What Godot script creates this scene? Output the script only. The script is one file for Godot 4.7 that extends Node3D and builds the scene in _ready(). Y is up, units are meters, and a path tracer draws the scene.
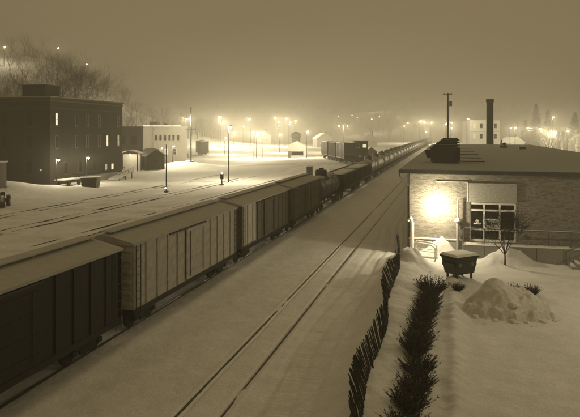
extends Node3D

# ---------------------------------------------------------------- mesh builder
class MB:
	var v := PackedVector3Array()
	var n := PackedVector3Array()
	var c := PackedColorArray()
	var ix := PackedInt32Array()
	var tint := Color.WHITE
	var tinted := false
	func tri(a: Vector3, b: Vector3, d: Vector3) -> void:
		var nn := (b - a).cross(d - a).normalized()
		var i := v.size()
		v.append(a); v.append(b); v.append(d)
		for k in 3:
			n.append(nn); c.append(tint)
		ix.append(i); ix.append(i + 2); ix.append(i + 1)
	func quad(a: Vector3, b: Vector3, d: Vector3, e: Vector3) -> void:   # counter-clockwise from outside
		var nn := (d - a).cross(e - b).normalized()
		var i := v.size()
		v.append(a); v.append(b); v.append(d); v.append(e)
		for k in 4:
			n.append(nn); c.append(tint)
		ix.append_array([i, i + 2, i + 1, i, i + 3, i + 2])
	func box(p: Vector3, s: Vector3, b: Basis = Basis()) -> MB:
		return taper(p, s, s.x, s.z, b)
	func taper(p: Vector3, s: Vector3, top_x: float, top_z: float, b: Basis = Basis()) -> MB:   # a box whose top differs in size
		var h := s * 0.5
		var q := []
		for k in 8:
			var up := k >= 4
			var sx: float = (top_x * 0.5 if up else h.x) * (1.0 if (k % 4 == 1 or k % 4 == 2) else -1.0)
			var sz: float = (top_z * 0.5 if up else h.z) * (1.0 if k % 4 < 2 else -1.0)
			q.append(p + b * Vector3(sx, h.y if up else -h.y, sz))
		quad(q[0], q[1], q[5], q[4]); quad(q[1], q[2], q[6], q[5]); quad(q[2], q[3], q[7], q[6]); quad(q[3], q[0], q[4], q[7])
		quad(q[4], q[5], q[6], q[7]); quad(q[3], q[2], q[1], q[0])
		return self
	func tube(a: Vector3, b: Vector3, r0: float, r1: float, sides: int = 6, caps: bool = true) -> MB:
		var ax := (b - a).normalized()
		var u := ax.cross(Vector3.UP if absf(ax.y) < 0.9 else Vector3.RIGHT).normalized()
		var w := ax.cross(u)
		var i := v.size()
		for k in sides:
			var t := TAU * k / sides
			var dir := u * cos(t) + w * sin(t)
			v.append(a + dir * r0); v.append(b + dir * r1)
			n.append(dir); n.append(dir); c.append(tint); c.append(tint)
		for k in sides:
			var p := i + 2 * k
			var q := i + 2 * ((k + 1) % sides)
			ix.append_array([p, p + 1, q, q, p + 1, q + 1])
		if caps:
			for e in 2:
				var o := a if e == 0 else b
				var r := r0 if e == 0 else r1
				if r < 0.004:
					continue
				var m := v.size()
				v.append(o); n.append(-ax if e == 0 else ax); c.append(tint)
				for k in sides:
					var t := TAU * k / sides
					v.append(o + (u * cos(t) + w * sin(t)) * r); n.append(-ax if e == 0 else ax); c.append(tint)
				for k in sides:
					var p := m + 1 + k
					var q := m + 1 + (k + 1) % sides
					if e == 0:
						ix.append_array([m, p, q])
					else:
						ix.append_array([m, q, p])
		return self
	func path(pts: Array, r: float, sides: int = 6) -> MB:
		for k in pts.size() - 1:
			tube(pts[k], pts[k + 1], r, r, sides)
		return self
	func lathe(prof: Array, sides: int, xf: Transform3D = Transform3D()) -> MB:   # prof: Vector2(radius, height)
		for k in prof.size() - 1:
			var p: Vector2 = prof[k]
			var q: Vector2 = prof[k + 1]
			var nd := Vector2(q.y - p.y, p.x - q.x).normalized()
			var i := v.size()
			for j in sides:
				var t := TAU * j / sides
				var dir := Vector3(cos(t), 0, sin(t))
				v.append(xf * (dir * p.x + Vector3.UP * p.y)); v.append(xf * (dir * q.x + Vector3.UP * q.y))
				var nn := (xf.basis * (dir * nd.x + Vector3.UP * nd.y)).normalized()
				n.append(nn); n.append(nn); c.append(tint); c.append(tint)
			for j in sides:
				var a := i + 2 * j
				var b := i + 2 * ((j + 1) % sides)
				ix.append_array([a, b, a + 1, b, b + 1, a + 1])
		return self
	func done() -> ArrayMesh:
		var arr := []
		arr.resize(Mesh.ARRAY_MAX)
		arr[Mesh.ARRAY_VERTEX] = v
		arr[Mesh.ARRAY_NORMAL] = n
		if tinted:
			arr[Mesh.ARRAY_COLOR] = c
		arr[Mesh.ARRAY_INDEX] = ix
		var m := ArrayMesh.new()
		m.add_surface_from_arrays(Mesh.PRIMITIVE_TRIANGLES, arr)
		return m

var M := {}
var taken := {}
var rng := RandomNumberGenerator.new()
var n1 := FastNoiseLite.new()
var n2 := FastNoiseLite.new()
var LAMP := Color(1.0, 0.94, 0.79)
const ORD := ["first", "second", "third", "fourth", "fifth", "sixth", "seventh", "eighth", "ninth", "tenth", "eleventh", "twelfth", "thirteenth", "fourteenth", "fifteenth", "sixteenth", "seventeenth", "eighteenth", "nineteenth", "twentieth", "twenty-first", "twenty-second", "twenty-third", "twenty-fourth", "twenty-fifth", "twenty-sixth", "twenty-seventh", "twenty-eighth", "twenty-ninth", "thirtieth", "thirty-first", "thirty-second", "thirty-third", "thirty-fourth", "thirty-fifth"]

# ---------------------------------------------------------------- scene helpers
func numbered(called: String) -> String:
	var k: int = taken.get(called, -1) + 1
	taken[called] = k
	return called if k == 0 else "%s_%03d" % [called, k]

func tag(o: Node3D, label: String, category: String, group: String = "") -> Node3D:
	o.set_meta("label", label)
	o.set_meta("category", category)
	if group:
		o.set_meta("group", group)
	return o

func thing(called: String, label: String, category: String, at: Vector3, turn: float = 0.0, group: String = "") -> Node3D:
	var o := Node3D.new()
	o.name = numbered(called)
	add_child(o)
	o.position = at
	o.rotation.y = turn
	return tag(o, label, category, group)

func part(called: String, mesh: Mesh, mat: Material, parent: Node3D, at: Vector3 = Vector3.ZERO, b: Basis = Basis()) -> MeshInstance3D:
	var o := MeshInstance3D.new()
	o.name = numbered(called) if parent == self else called
	o.mesh = mesh
	o.material_override = mat
	parent.add_child(o, true)
	o.transform = Transform3D(b, at)
	return o

func sub(called: String, parent: Node3D, at: Vector3 = Vector3.ZERO) -> Node3D:
	var o := Node3D.new()
	o.name = called
	parent.add_child(o, true)
	o.position = at
	return o

func copy(o: Node3D, called: String, label: String, at: Vector3, turn: float = 0.0) -> Node3D:
	var r: Node3D = o.duplicate()
	r.name = numbered(called)
	add_child(r)
	r.position = at
	r.rotation = Vector3(0, turn, 0)
	r.set_meta("label", label)
	return r

func bx(p: Vector3, s: Vector3) -> ArrayMesh:
	var m := MB.new()
	m.box(p, s)
	return m.done()

func light(at: Vector3, energy: float, parent: Node3D, size: float = 0.15) -> void:
	var l := OmniLight3D.new()
	l.name = "glow_light"
	l.light_color = LAMP
	l.light_energy = energy
	l.light_size = size
	l.omni_range = 400.0
	l.omni_attenuation = 2.0
	l.shadow_enabled = true
	parent.add_child(l, true)
	l.position = at

func bulb_mesh(r: float) -> ArrayMesh:
	var m := MB.new()
	var prof := []
	for k in 7:
		var t := -PI / 2 + PI * k / 6.0
		prof.append(Vector2(maxf(cos(t), 0.001) * r, sin(t) * r))
	m.lathe(prof, 8)
	return m.done()

# ---------------------------------------------------------------- materials
func noise_image(size: int, freq: float, sd: int, lo: float, hi: float, oct: int = 4) -> Image:
	var f := FastNoiseLite.new()
	f.seed = sd
	f.noise_type = FastNoiseLite.TYPE_SIMPLEX_SMOOTH
	f.frequency = freq
	f.fractal_octaves = oct
	var im := f.get_seamless_image(size, size)
	im.convert(Image.FORMAT_RGB8)
	for y in size:
		for x in size:
			var g := lerpf(lo, hi, im.get_pixel(x, y).r)
			im.set_pixel(x, y, Color(g, g, g))
	return im

func tex(im: Image) -> ImageTexture:
	im.generate_mipmaps()
	return ImageTexture.create_from_image(im)

func mat(called: String, col: Color, rough: float, t: Texture2D = null, nt: Texture2D = null, scale: float = 1.0, nscale: float = 1.0, metal: float = 0.0) -> StandardMaterial3D:
	var m := StandardMaterial3D.new()
	m.resource_name = called
	m.albedo_color = col
	m.roughness = rough
	m.metallic = metal
	m.cull_mode = BaseMaterial3D.CULL_DISABLED
	if t:
		m.albedo_texture = t
	if nt:
		m.normal_enabled = true
		m.normal_texture = nt
		m.normal_scale = nscale
	if t or nt:
		m.uv1_triplanar = true
		m.uv1_world_triplanar = true
		m.uv1_scale = Vector3.ONE * scale
	M[called] = m
	return m

func glow(called: String, energy: float, col: Color = LAMP) -> StandardMaterial3D:
	var m := StandardMaterial3D.new()
	m.resource_name = called
	m.albedo_color = Color(0.8, 0.78, 0.7)
	m.emission_enabled = true
	m.emission = col
	m.emission_energy_multiplier = energy
	M[called] = m
	return m

func make_materials() -> void:
	var sn := noise_image(1024, 0.006, 3, 0.92, 1.0)
	var gr := RandomNumberGenerator.new()
	gr.seed = 31
	for y in 512:
		for x in 512:
			# crystals and crumbs a centimetre across
			var k := gr.randf_range(0.80, 1.0) if (x + y) % 2 else gr.randf_range(0.88, 1.0)
			for j in 4:
				var px := 2 * x + j % 2
				var py := 2 * y + j / 2
				var g0 := sn.get_pixel(px, py).r * k
				sn.set_pixel(px, py, Color(g0, g0, g0))
	var snow_t := tex(sn)
	var hn := noise_image(512, 0.03, 5, 0.0, 1.0, 5)
	hn.bump_map_to_normal_map(5.0)
	var snow_n := tex(hn)
	var grime := noise_image(512, 0.02, 9, 0.80, 1.0, 5)
	var grime_t := tex(grime)
	var streak := Image.create(256, 256, false, Image.FORMAT_RGB8)
	var f := FastNoiseLite.new()
	f.seed = 21
	f.frequency = 0.03
	for y in 256:
		for x in 256:
			var g := 0.8 + 0.2 * f.get_noise_2d(x * 3.0, y * 0.35) + 0.12 * f.get_noise_2d(x * 9.0, y * 4.0 + 900)
			streak.set_pixel(x, y, Color(g, g, g))
	var streak_t := tex(streak)
	# brick: too far away to tell one brick from the next; 24 courses in 1.8 m
	var br := Image.create(240, 240, false, Image.FORMAT_RGB8)
	var r := RandomNumberGenerator.new()
	r.seed = 4
	for row in 24:
		for k in 9:
			var g := r.randf_range(0.68, 0.92)
			var x0 := k * 30 + (15 if row % 2 else 0) - 15
			br.fill_rect(Rect2i(x0, row * 10, 30, 10), Color(0.98, 0.98, 0.98))
			br.fill_rect(Rect2i(x0, row * 10, 28, 8), Color(g, g, g))
	var brick_t := tex(br)
	var bh: Image = br.duplicate()
	bh.clear_mipmaps()
	for y in 240:
		for x in 240:
			var g := bh.get_pixel(x, y).r
			var hgt := 0.0 if g > 0.95 else 0.7 + 0.3 * g
			bh.set_pixel(x, y, Color(hgt, hgt, hgt))
	bh.bump_map_to_normal_map(2.0)
	var brick_n := tex(bh)

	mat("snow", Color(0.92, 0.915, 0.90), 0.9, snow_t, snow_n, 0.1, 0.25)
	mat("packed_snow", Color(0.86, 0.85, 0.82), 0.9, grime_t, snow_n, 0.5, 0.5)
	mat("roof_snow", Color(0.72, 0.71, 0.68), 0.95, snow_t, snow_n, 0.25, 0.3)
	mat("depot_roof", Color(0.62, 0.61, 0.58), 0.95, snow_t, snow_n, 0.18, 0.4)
	mat("depot_brick", Color(0.56, 0.54, 0.50), 0.9, brick_t, brick_n, 1.0 / 1.8, 0.6)
	mat("dark_brick", Color(0.17, 0.155, 0.13), 0.92, brick_t, brick_n, 1.0 / 1.8, 0.6)
	mat("mid_brick", Color(0.33, 0.31, 0.28), 0.92, brick_t, brick_n, 1.0 / 1.8, 0.6)
	mat("pale_brick", Color(0.72, 0.70, 0.66), 0.9, brick_t, brick_n, 1.0 / 1.8, 0.5)
	mat("concrete", Color(0.60, 0.59, 0.56), 0.93, grime_t, snow_n, 0.7, 0.4)
	mat("white_paint", Color(0.88, 0.87, 0.84), 0.6, grime_t, null, 1.1)
	mat("panel_paint", Color(0.66, 0.65, 0.62), 0.7, grime_t, null, 0.5)
	mat("dark_wood", Color(0.17, 0.16, 0.14), 0.9, streak_t, null, 1.2)
	mat("pole_wood", Color(0.20, 0.19, 0.17), 0.9, streak_t, null, 0.8)
	mat("dark_metal", Color(0.14, 0.135, 0.125), 0.55, grime_t, null, 0.8)
	mat("vent_metal", Color(0.24, 0.23, 0.21), 0.6, grime_t, null, 0.9)
	mat("steel", Color(0.30, 0.29, 0.27), 0.45, grime_t, null, 1.5, 1.0, 0.6)
	mat("grey_metal", Color(0.42, 0.41, 0.38), 0.6, grime_t, null, 0.7)
	mat("black_gap", Color(0.06, 0.058, 0.05), 0.9)
	mat("car_black", Color(0.10, 0.09, 0.075), 0.75, streak_t, null, 0.25)
	mat("car_grey", Color(0.70, 0.68, 0.64), 0.7, grime_t, null, 0.22)
	mat("car_brown", Color(0.45, 0.43, 0.39), 0.75, streak_t, null, 0.3)
	mat("car_pale", Color(0.84, 0.82, 0.78), 0.7, streak_t, null, 0.3)
	mat("car_mid", Color(0.48, 0.46, 0.42), 0.7, streak_t, null, 0.35)
	mat("tank_dark", Color(0.26, 0.245, 0.215), 0.5, grime_t, null, 0.4)
	mat("tank_grey", Color(0.55, 0.535, 0.5), 0.5, grime_t, null, 0.4)
	mat("running_gear", Color(0.10, 0.095, 0.085), 0.8, grime_t, null, 1.0)
	mat("bark", Color(0.19, 0.18, 0.155), 0.95, streak_t, null, 2.0)
	mat("snowy_bark", Color(0.70, 0.69, 0.65), 0.95)
	mat("shrub", Color(0.20, 0.19, 0.16), 0.95)
	mat("conifer", Color(0.20, 0.195, 0.17), 0.95)
	mat("paper", Color(0.85, 0.84, 0.8), 0.8)
	mat("rubber", Color(0.09, 0.088, 0.08), 0.9)
	var g := mat("glass", Color(0.10, 0.10, 0.095, 0.35), 0.06)
	g.transparency = BaseMaterial3D.TRANSPARENCY_ALPHA
	var dp := mat("dark_pane", Color(0.05, 0.048, 0.042), 0.4)
	dp.metallic_specular = 0.2
	glow("bulb_glow", 9.0)
	glow("far_bulb_glow", 40.0)
	glow("window_glow", 1.1)
	glow("dim_window_glow", 0.25)
	glow("strip_light_glow", 5.0)
	glow("signal_light_glow", 6.0)

# ---------------------------------------------------------------- terrain
func ss(a: float, b: float, x: float) -> float:
	return smoothstep(a, b, x)

func bump(x: float, d: float, cx: float, cd: float, rx: float, rd: float, h: float) -> float:
	var q := pow((x - cx) / rx, 2) + pow((d - cd) / rd, 2)
	return 0.0 if q > 9.0 else h * exp(-q)

func fence_x(d: float) -> float:
	return -2.42 - 0.60 * clampf((d - 18.0) / 20.0, -0.4, 1.2) + 0.10 * sin(d * 0.55)

func groove(x: float, cx: float, w: float, h: float) -> float:
	var q := (x - cx) / w
	return 0.0 if absf(q) > 3.0 else h * exp(-q * q)

func ground_height(x: float, d: float) -> float:
	var h := 0.0
	var near := 1.0 - ss(60.0, 120.0, d)
	h += 0.05 * n1.get_noise_2d(x * 0.9, d * 0.5) + 0.018 * n1.get_noise_2d(x * 6.0, d * 5.0 + 70.0)
	if d < 130.0 and d > -40.0:
		# rails of the near track: the flangeways that keep the rails open in the snow
		for rx in [-8.34, -6.93]:
			h += groove(x, rx + (0.14 if rx < -8.0 else -0.14), 0.06, -0.06) + groove(x, rx + (-0.2 if rx < -8.0 else 0.2), 0.09, 0.025)
		# wheel ruts and a ploughed furrow beside the track
		if x > -6.7 and x < -3.4:
			var wob := 0.35 * sin(d * 0.16 + 0.6) + 0.12 * sin(d * 0.41)
			for c in [-5.85, -5.0, -4.3]:
				h += near * (groove(x, c + wob * (0.6 if c < -5.5 else 1.0), 0.13, -0.055) + groove(x, c + 0.27 + wob, 0.1, 0.03))
		# hollow of the main line
		h += -0.06 * (1.0 - ss(1.2, 1.6, absf(x + 14.95))) + 0.14 * exp(-pow((absf(x + 14.95) - 2.0) / 0.4, 2))
	if d < 46.0 and d > 4.0 and x > -6.0 and x < 14.0:
		var w := ss(4.0, 10.0, d) * (1.0 - ss(42.0, 44.5, d))
		var fx := fence_x(d)
		# bank of drifted snow that leans on the fence
		var left := ss(fx - 2.0 - 0.5 * n1.get_noise_2d(3.0, d * 2.0), fx - 0.1, x)
		var right := 1.0 - ss(fx + 0.2, fx + 2.6, x)
		h += w * 0.62 * minf(left, right) * (1.0 + 0.25 * n1.get_noise_2d(d * 3.0, 11.0))
		h += w * 0.06 * n1.get_noise_2d(x * 9.0 + d * 2.0, d * 6.0) * minf(left, 1.0 - ss(fx, fx + 2.4, x))
		# ridge left by the plough along the lot
		var ridge := 0.2 + 0.18 * n1.get_noise_2d(d * 3.5, 40.0)
		h += w * (0.20 + 0.09 * n1.get_noise_2d(d * 9.0, 4.0)) * exp(-pow((x - ridge - 0.05) / 0.33, 2))
		h += w * 0.05 * n2.get_noise_2d(x * 20.0, d * 20.0) * ss(-0.7, -0.2, x) * (1.0 - ss(0.3, 0.8, x))
		if x > 0.6:
			h += 0.015 * n2.get_noise_2d(x * 3.0, d * 26.0) + 0.02 * n2.get_noise_2d(x * 22.0, d * 22.0) * ss(0.1, 0.5, n1.get_noise_2d(x * 4.0, d * 4.0))
		# snow heaped round the depot
		var lump := 1.0 + 0.35 * n2.get_noise_2d(x * 16.0, d * 16.0)
		h += bump(x, d, -2.35, 40.6, 0.95, 1.3, 0.95) * lump
		h += bump(x, d, -0.45, 44.9, 0.9, 0.7, 1.25) * lump
		h += bump(x, d, 4.2, 43.7, 1.25, 0.8, 1.0) * lump
		h += bump(x, d, 3.0, 43.2, 1.6, 1.2, 0.35) * lump
		h += bump(x, d, -1.8, 44.6, 1.3, 0.6, 0.45)
	if x < -18.0:
		var far := ss(-18.0, -30.0, x)
		h += far * (0.10 * n1.get_noise_2d(x * 1.2 + 50.0, d * 1.2) + 0.10 * n2.get_noise_2d(x * 6.0, d * 3.0))
		for rx in [-24.71, -23.29, -31.7, -30.3, -39.42, -38.0, -46.7, -45.3]:
			h += groove(x, rx + 0.12, 0.09, -0.05)
		h += bump(x, d, -70.0, 80.0, 11.0, 3.6, 1.5) + bump(x, d, -57.5, 83.5, 4.0, 2.0, 0.4)
		h += bump(x, d, -64.5, 138.0, 6.0, 4.0, 1.7) + bump(x, d, -57.0, 139.0, 4.0, 4.0, 0.7)
		# raised yard ground behind the train
		h += 1.0 * ss(-60.0, -38.0, x) * (1.0 - ss(-21.0, -18.2, x)) * ss(112.0, 160.0, d) * (1.0 - ss(196.0, 240.0, d))
		# wooded hill on the left
		var q := Vector2(x + 250.0, d - 285.0).length() / 82.0
		h += 55.0 * exp(-q * q) * (1.0 + 0.08 * n1.get_noise_2d(x * 0.5, d * 0.5))
	if d > 590.0:
		h += 62.0 * ss(590.0, 1150.0, d) * (1.0 + 0.2 * n1.get_noise_2d(x * 0.08, d * 0.08)) 
	return h

func g3(x: float, d: float, lift: float = 0.0) -> Vector3:
	return Vector3(x, ground_height(x, d) + lift, -d)

func spread(a: float, b: float, step: float) -> Array:
	var out := []
	var k := int(round((b - a) / step))
	for i in k:
		out.append(a + (b - a) * i / k)
	return out

func build_ground() -> void:
	var xs := []
	for p in [[-900, -330, 45], [-330, -120, 9], [-120, -50, 2.5], [-50, -17, 0.5], [-17, -8.7, 0.22], [-8.7, -6.55, 0.045], [-6.55, 0.9, 0.10], [0.9, 10, 0.14], [10, 30, 1.0], [30, 120, 9], [120, 900, 60]]:
		xs.append_array(spread(p[0], p[1], p[2]))
	xs.append(900.0)
	var ds := []
	for p in [[-60, 8, 6], [8, 15, 0.5], [15, 47, 0.13], [47, 70, 0.5], [70, 145, 1.6], [145, 330, 6], [330, 600, 22], [600, 1250, 35]]:
		ds.append_array(spread(p[0], p[1], p[2]))
	ds.append(1250.0)
	ds.append(1700.0)
	var nx := xs.size()
	var nd := ds.size()
	var v := PackedVector3Array()
	v.resize(nx * nd)
	for j in nd:
		for i in nx:
			v[j * nx + i] = Vector3(xs[i], ground_height(xs[i], ds[j]), -ds[j])
	var nn := PackedVector3Array()
	nn.resize(nx * nd)
	for j in nd:
		for i in nx:
			var a := v[j * nx + mini(i + 1, nx - 1)] - v[j * nx + maxi(i - 1, 0)]
			var b := v[maxi(j - 1, 0) * nx + i] - v[mini(j + 1, nd - 1) * nx + i]
			nn[j * nx + i] = b.cross(a).normalized()
	var ix := PackedInt32Array()
	ix.resize((nx - 1) * (nd - 1) * 6)
	var k := 0
	for j in nd - 1:
		for i in nx - 1:
			var p := j * nx + i
			ix[k] = p; ix[k + 1] = p + nx; ix[k + 2] = p + 1
			ix[k + 3] = p + 1; ix[k + 4] = p + nx; ix[k + 5] = p + nx + 1
			k += 6
	var arr := []
	arr.resize(Mesh.ARRAY_MAX)
	arr[Mesh.ARRAY_VERTEX] = v
	arr[Mesh.ARRAY_NORMAL] = nn
	arr[Mesh.ARRAY_INDEX] = ix
	var m := ArrayMesh.new()
	m.add_surface_from_arrays(Mesh.PRIMITIVE_TRIANGLES, arr)
	var o := part("ground", m, M.snow, self)
	o.set_meta("kind", "structure")

func build_tracks() -> void:
	var sets := [[-7.635, 0.705, 2.0, 420.0, 0.03], [-14.95, 0.71, 4.0, 545.0, 0.02], [-24.0, 0.71, 52.0, 138.0, 0.03], [-31.0, 0.7, 40.0, 138.0, 0.03], [-38.71, 0.71, 36.0, 150.0, 0.05], [-46.0, 0.7, 50.0, 150.0, 0.03]]
	for t in sets:
		var o := Node3D.new()
		o.name = numbered("railway_track")
		add_child(o)
		o.set_meta("kind", "structure")
		for side in [-1, 1]:
			var m := MB.new()
			var d: float = t[2]
			while d < t[3]:
				var e := minf(d + (1.0 if d < 60.0 else 6.0), t[3])
				var x: float = t[0] + side * t[1]
				var base0 := 0.0
				var y0: float = t[4] + base0
				# head and web of the rail, the foot under the snow
				m.box(Vector3(x, y0 - 0.03, -(d + e) * 0.5), Vector3(0.075, 0.06, e - d))
				m.box(Vector3(x, y0 - 0.13, -(d + e) * 0.5), Vector3(0.03, 0.14, e - d))
				d = e
			part("rail", m.done(), M.steel, o)

# ---------------------------------------------------------------- railway cars
func wheel_mesh() -> ArrayMesh:
	var m := MB.new()
	var xf := Transform3D(Basis(Vector3.FORWARD, PI / 2), Vector3.ZERO)
	m.lathe([Vector2(0.001, -0.07), Vector2(0.30, -0.05), Vector2(0.38, -0.07), Vector2(0.46, -0.07), Vector2(0.46, 0.05), Vector2(0.38, 0.07), Vector2(0.001, 0.06)], 14, xf)
	return m.done()

func add_trucks(t: Node3D, half: float) -> void:
	var wm := wheel_mesh()
	var fm := MB.new()
	fm.box(Vector3(0, 0.62, 0), Vector3(0.10, 0.16, 1.7))
	fm.taper(Vector3(0, 0.40, 0), Vector3(0.11, 0.30, 0.8), 0.11, 1.3)
	for s in [-1, 1]:
		fm.box(Vector3(0, 0.46, s * 0.86), Vector3(0.14, 0.2, 0.26))
	var frame := fm.done()
	for e in [-1, 1]:
		var tr := sub("truck", t, Vector3(0, 0, e * half))
		for sx in [-1, 1]:
			part("side_frame", frame, M.running_gear, tr, Vector3(sx * 1.02, 0, 0))
			for sz in [-1, 1]:
				part("wheel", wm, M.running_gear, tr, Vector3(sx * 0.73, 0.46, sz * 0.86))
		part("bolster", bx(Vector3(0, 0.68, 0), Vector3(2.1, 0.2, 0.35)), M.running_gear, tr)

func add_couplers(t: Node3D, length: float) -> void:
	for e in [-1, 1]:
		var m := MB.new()
		m.box(Vector3(0, 0.86, e * (length * 0.5 - 0.22)), Vector3(0.16, 0.2, 0.5))
		m.box(Vector3(0, 0.86, e * (length * 0.5 - 0.03)), Vector3(0.3, 0.28, 0.18))
		part("coupler", m.done(), M.running_gear, t)

func ladder_mesh(h0: float, h1: float) -> ArrayMesh:
	var m := MB.new()
	for s in [-1, 1]:
		m.box(Vector3(0.05, (h0 + h1) * 0.5, s * 0.21), Vector3(0.03, h1 - h0, 0.03))
	var y := h0 + 0.12
	while y < h1:
		m.tube(Vector3(0.06, y, -0.21), Vector3(0.06, y, 0.21), 0.014, 0.014, 5)
		y += 0.36
	return m.done()

func boxcar(label: String, at: Vector3, length: float, body: Material, group: String, horizontal_ribs: bool = false, panel: Material = null, eave: float = 4.05) -> Node3D:
	var t := thing("boxcar", label, "boxcar", at, 0.0, group)
	var bl := length - 0.95
	var w := 3.0
	var m := MB.new()
	m.box(Vector3(0, (1.08 + eave) * 0.5, 0), Vector3(w - 0.08, eave - 1.08, bl))
	part("body", m.done(), body, t)
	# roof with a low ridge, overhanging a little, snow lying on it
	m = MB.new()
	var hz := bl * 0.5 + 0.06
	var e := w * 0.5 + 0.05
	m.quad(Vector3(e, eave, hz), Vector3(e, eave, -hz), Vector3(0, eave + 0.36, -hz), Vector3(0, eave + 0.36, hz))
	m.quad(Vector3(-e, eave, -hz), Vector3(-e, eave, hz), Vector3(0, eave + 0.36, hz), Vector3(0, eave + 0.36, -hz))
	m.tri(Vector3(e, eave, hz), Vector3(0, eave + 0.36, hz), Vector3(-e, eave, hz))
	m.tri(Vector3(-e, eave, -hz), Vector3(0, eave + 0.36, -hz), Vector3(e, eave, -hz))
	m.box(Vector3(0, eave - 0.05, 0), Vector3(2 * e, 0.09, 2 * hz))
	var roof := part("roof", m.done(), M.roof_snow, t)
	m = MB.new()
	m.box(Vector3(0, eave + 0.44, 0), Vector3(0.62, 0.05, 2 * hz - 0.3))
	for k in 8:
		m.box(Vector3(0, eave + 0.38, -hz + 0.6 + (2 * hz - 1.2) * k / 7.0), Vector3(0.5, 0.1, 0.06))
	part("running_board", m.done(), M.roof_snow, roof)
	part("side_sill", bx(Vector3(0, 0.98, 0), Vector3(w - 0.02, 0.24, bl)), M.car_black, t)
	if horizontal_ribs:
		var plank := bx(Vector3.ZERO, Vector3(0.05, 0.20, bl - 0.1))
		for s in [-1, 1]:
			for k in 9:
				part("side_board", plank, body if k % 3 else M.car_brown, t, Vector3(s * (w * 0.5 - 0.03), 1.34 + k * (eave - 1.62) / 8.0, 0))
	else:
		var post := MB.new()
		post.box(Vector3(0, (1.1 + eave) * 0.5, 0), Vector3(0.07, eave - 1.16, 0.09))
		var pm := post.done()
		var count := int(bl / 1.05)
		for s in [-1, 1]:
			for k in count + 1:
				var z := -bl * 0.5 + 0.06 + (bl - 0.12) * k / count
				if absf(z) < 1.35:
					continue
				part("side_post", pm, body, t, Vector3(s * (w * 0.5 - 0.015), 0, z))
	if panel:
		part("end_side_panel", bx(Vector3(w * 0.5 - 0.025, (1.15 + eave) * 0.5, bl * 0.5 - 1.6), Vector3(0.02, eave - 1.3, 2.9)), panel, t)
	for s in [-1, 1]:
		m = MB.new()
		m.box(Vector3(s * (w * 0.5 + 0.035), (1.14 + eave) * 0.5 - 0.05, 0), Vector3(0.06, eave - 1.32, 2.5))
		for k in 4:
			m.box(Vector3(s * (w * 0.5 + 0.075), 1.5 + k * (eave - 1.95) / 3.0, 0), Vector3(0.03, 0.1, 2.4))
		var door := part("door", m.done(), body, t)
		for k in [-1, 1]:
			m = MB.new()
			m.tube(Vector3(s * (w * 0.5 + 0.11), 1.3, k * 0.85), Vector3(s * (w * 0.5 + 0.11), eave - 0.35, k * 0.85), 0.02, 0.02, 5)
			part("lock_rod", m.done(), M.dark_metal, door)
		part("door_track", bx(Vector3(s * (w * 0.5 + 0.03), eave - 0.17, 0.9), Vector3(0.10, 0.07, 4.6)), M.dark_metal, t)
		var lm := ladder_mesh(0.7, eave - 0.1)
		for z in [-1, 1]:
			part("ladder", lm, M.dark_metal, t, Vector3(s * (w * 0.5 + 0.0), 0, z * (bl * 0.5 - 0.32)), Basis(Vector3.UP, 0.0 if s > 0 else PI))
	for z in [-1, 1]:
		m = MB.new()
		for k in 6:
			m.box(Vector3(0, 1.4 + k * (eave - 1.7) / 5.0, z * (bl * 0.5 + 0.03)), Vector3(w - 0.3, 0.13, 0.08))
		part("end_ribs", m.done(), body, t)
	m = MB.new()
	m.tube(Vector3(0.5, eave - 0.7, bl * 0.5 + 0.2), Vector3(0.5, eave - 0.7, bl * 0.5 + 0.24), 0.28, 0.28, 14)
	m.tube(Vector3(0.5, eave - 0.7, bl * 0.5), Vector3(0.5, eave - 0.7, bl * 0.5 + 0.2), 0.03, 0.03, 6)
	part("brake_wheel", m.done(), M.dark_metal, t)
	m = MB.new()
	m.box(Vector3(0, 0.8, 0), Vector3(0.4, 0.3, length - 1.4))
	m.box(Vector3(0.6, 0.62, 1.0), Vector3(0.4, 0.36, 1.0))
	part("underframe", m.done(), M.running_gear, t)
	add_trucks(t, length * 0.5 - 2.3)
	add_couplers(t, length)
	return t

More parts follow.
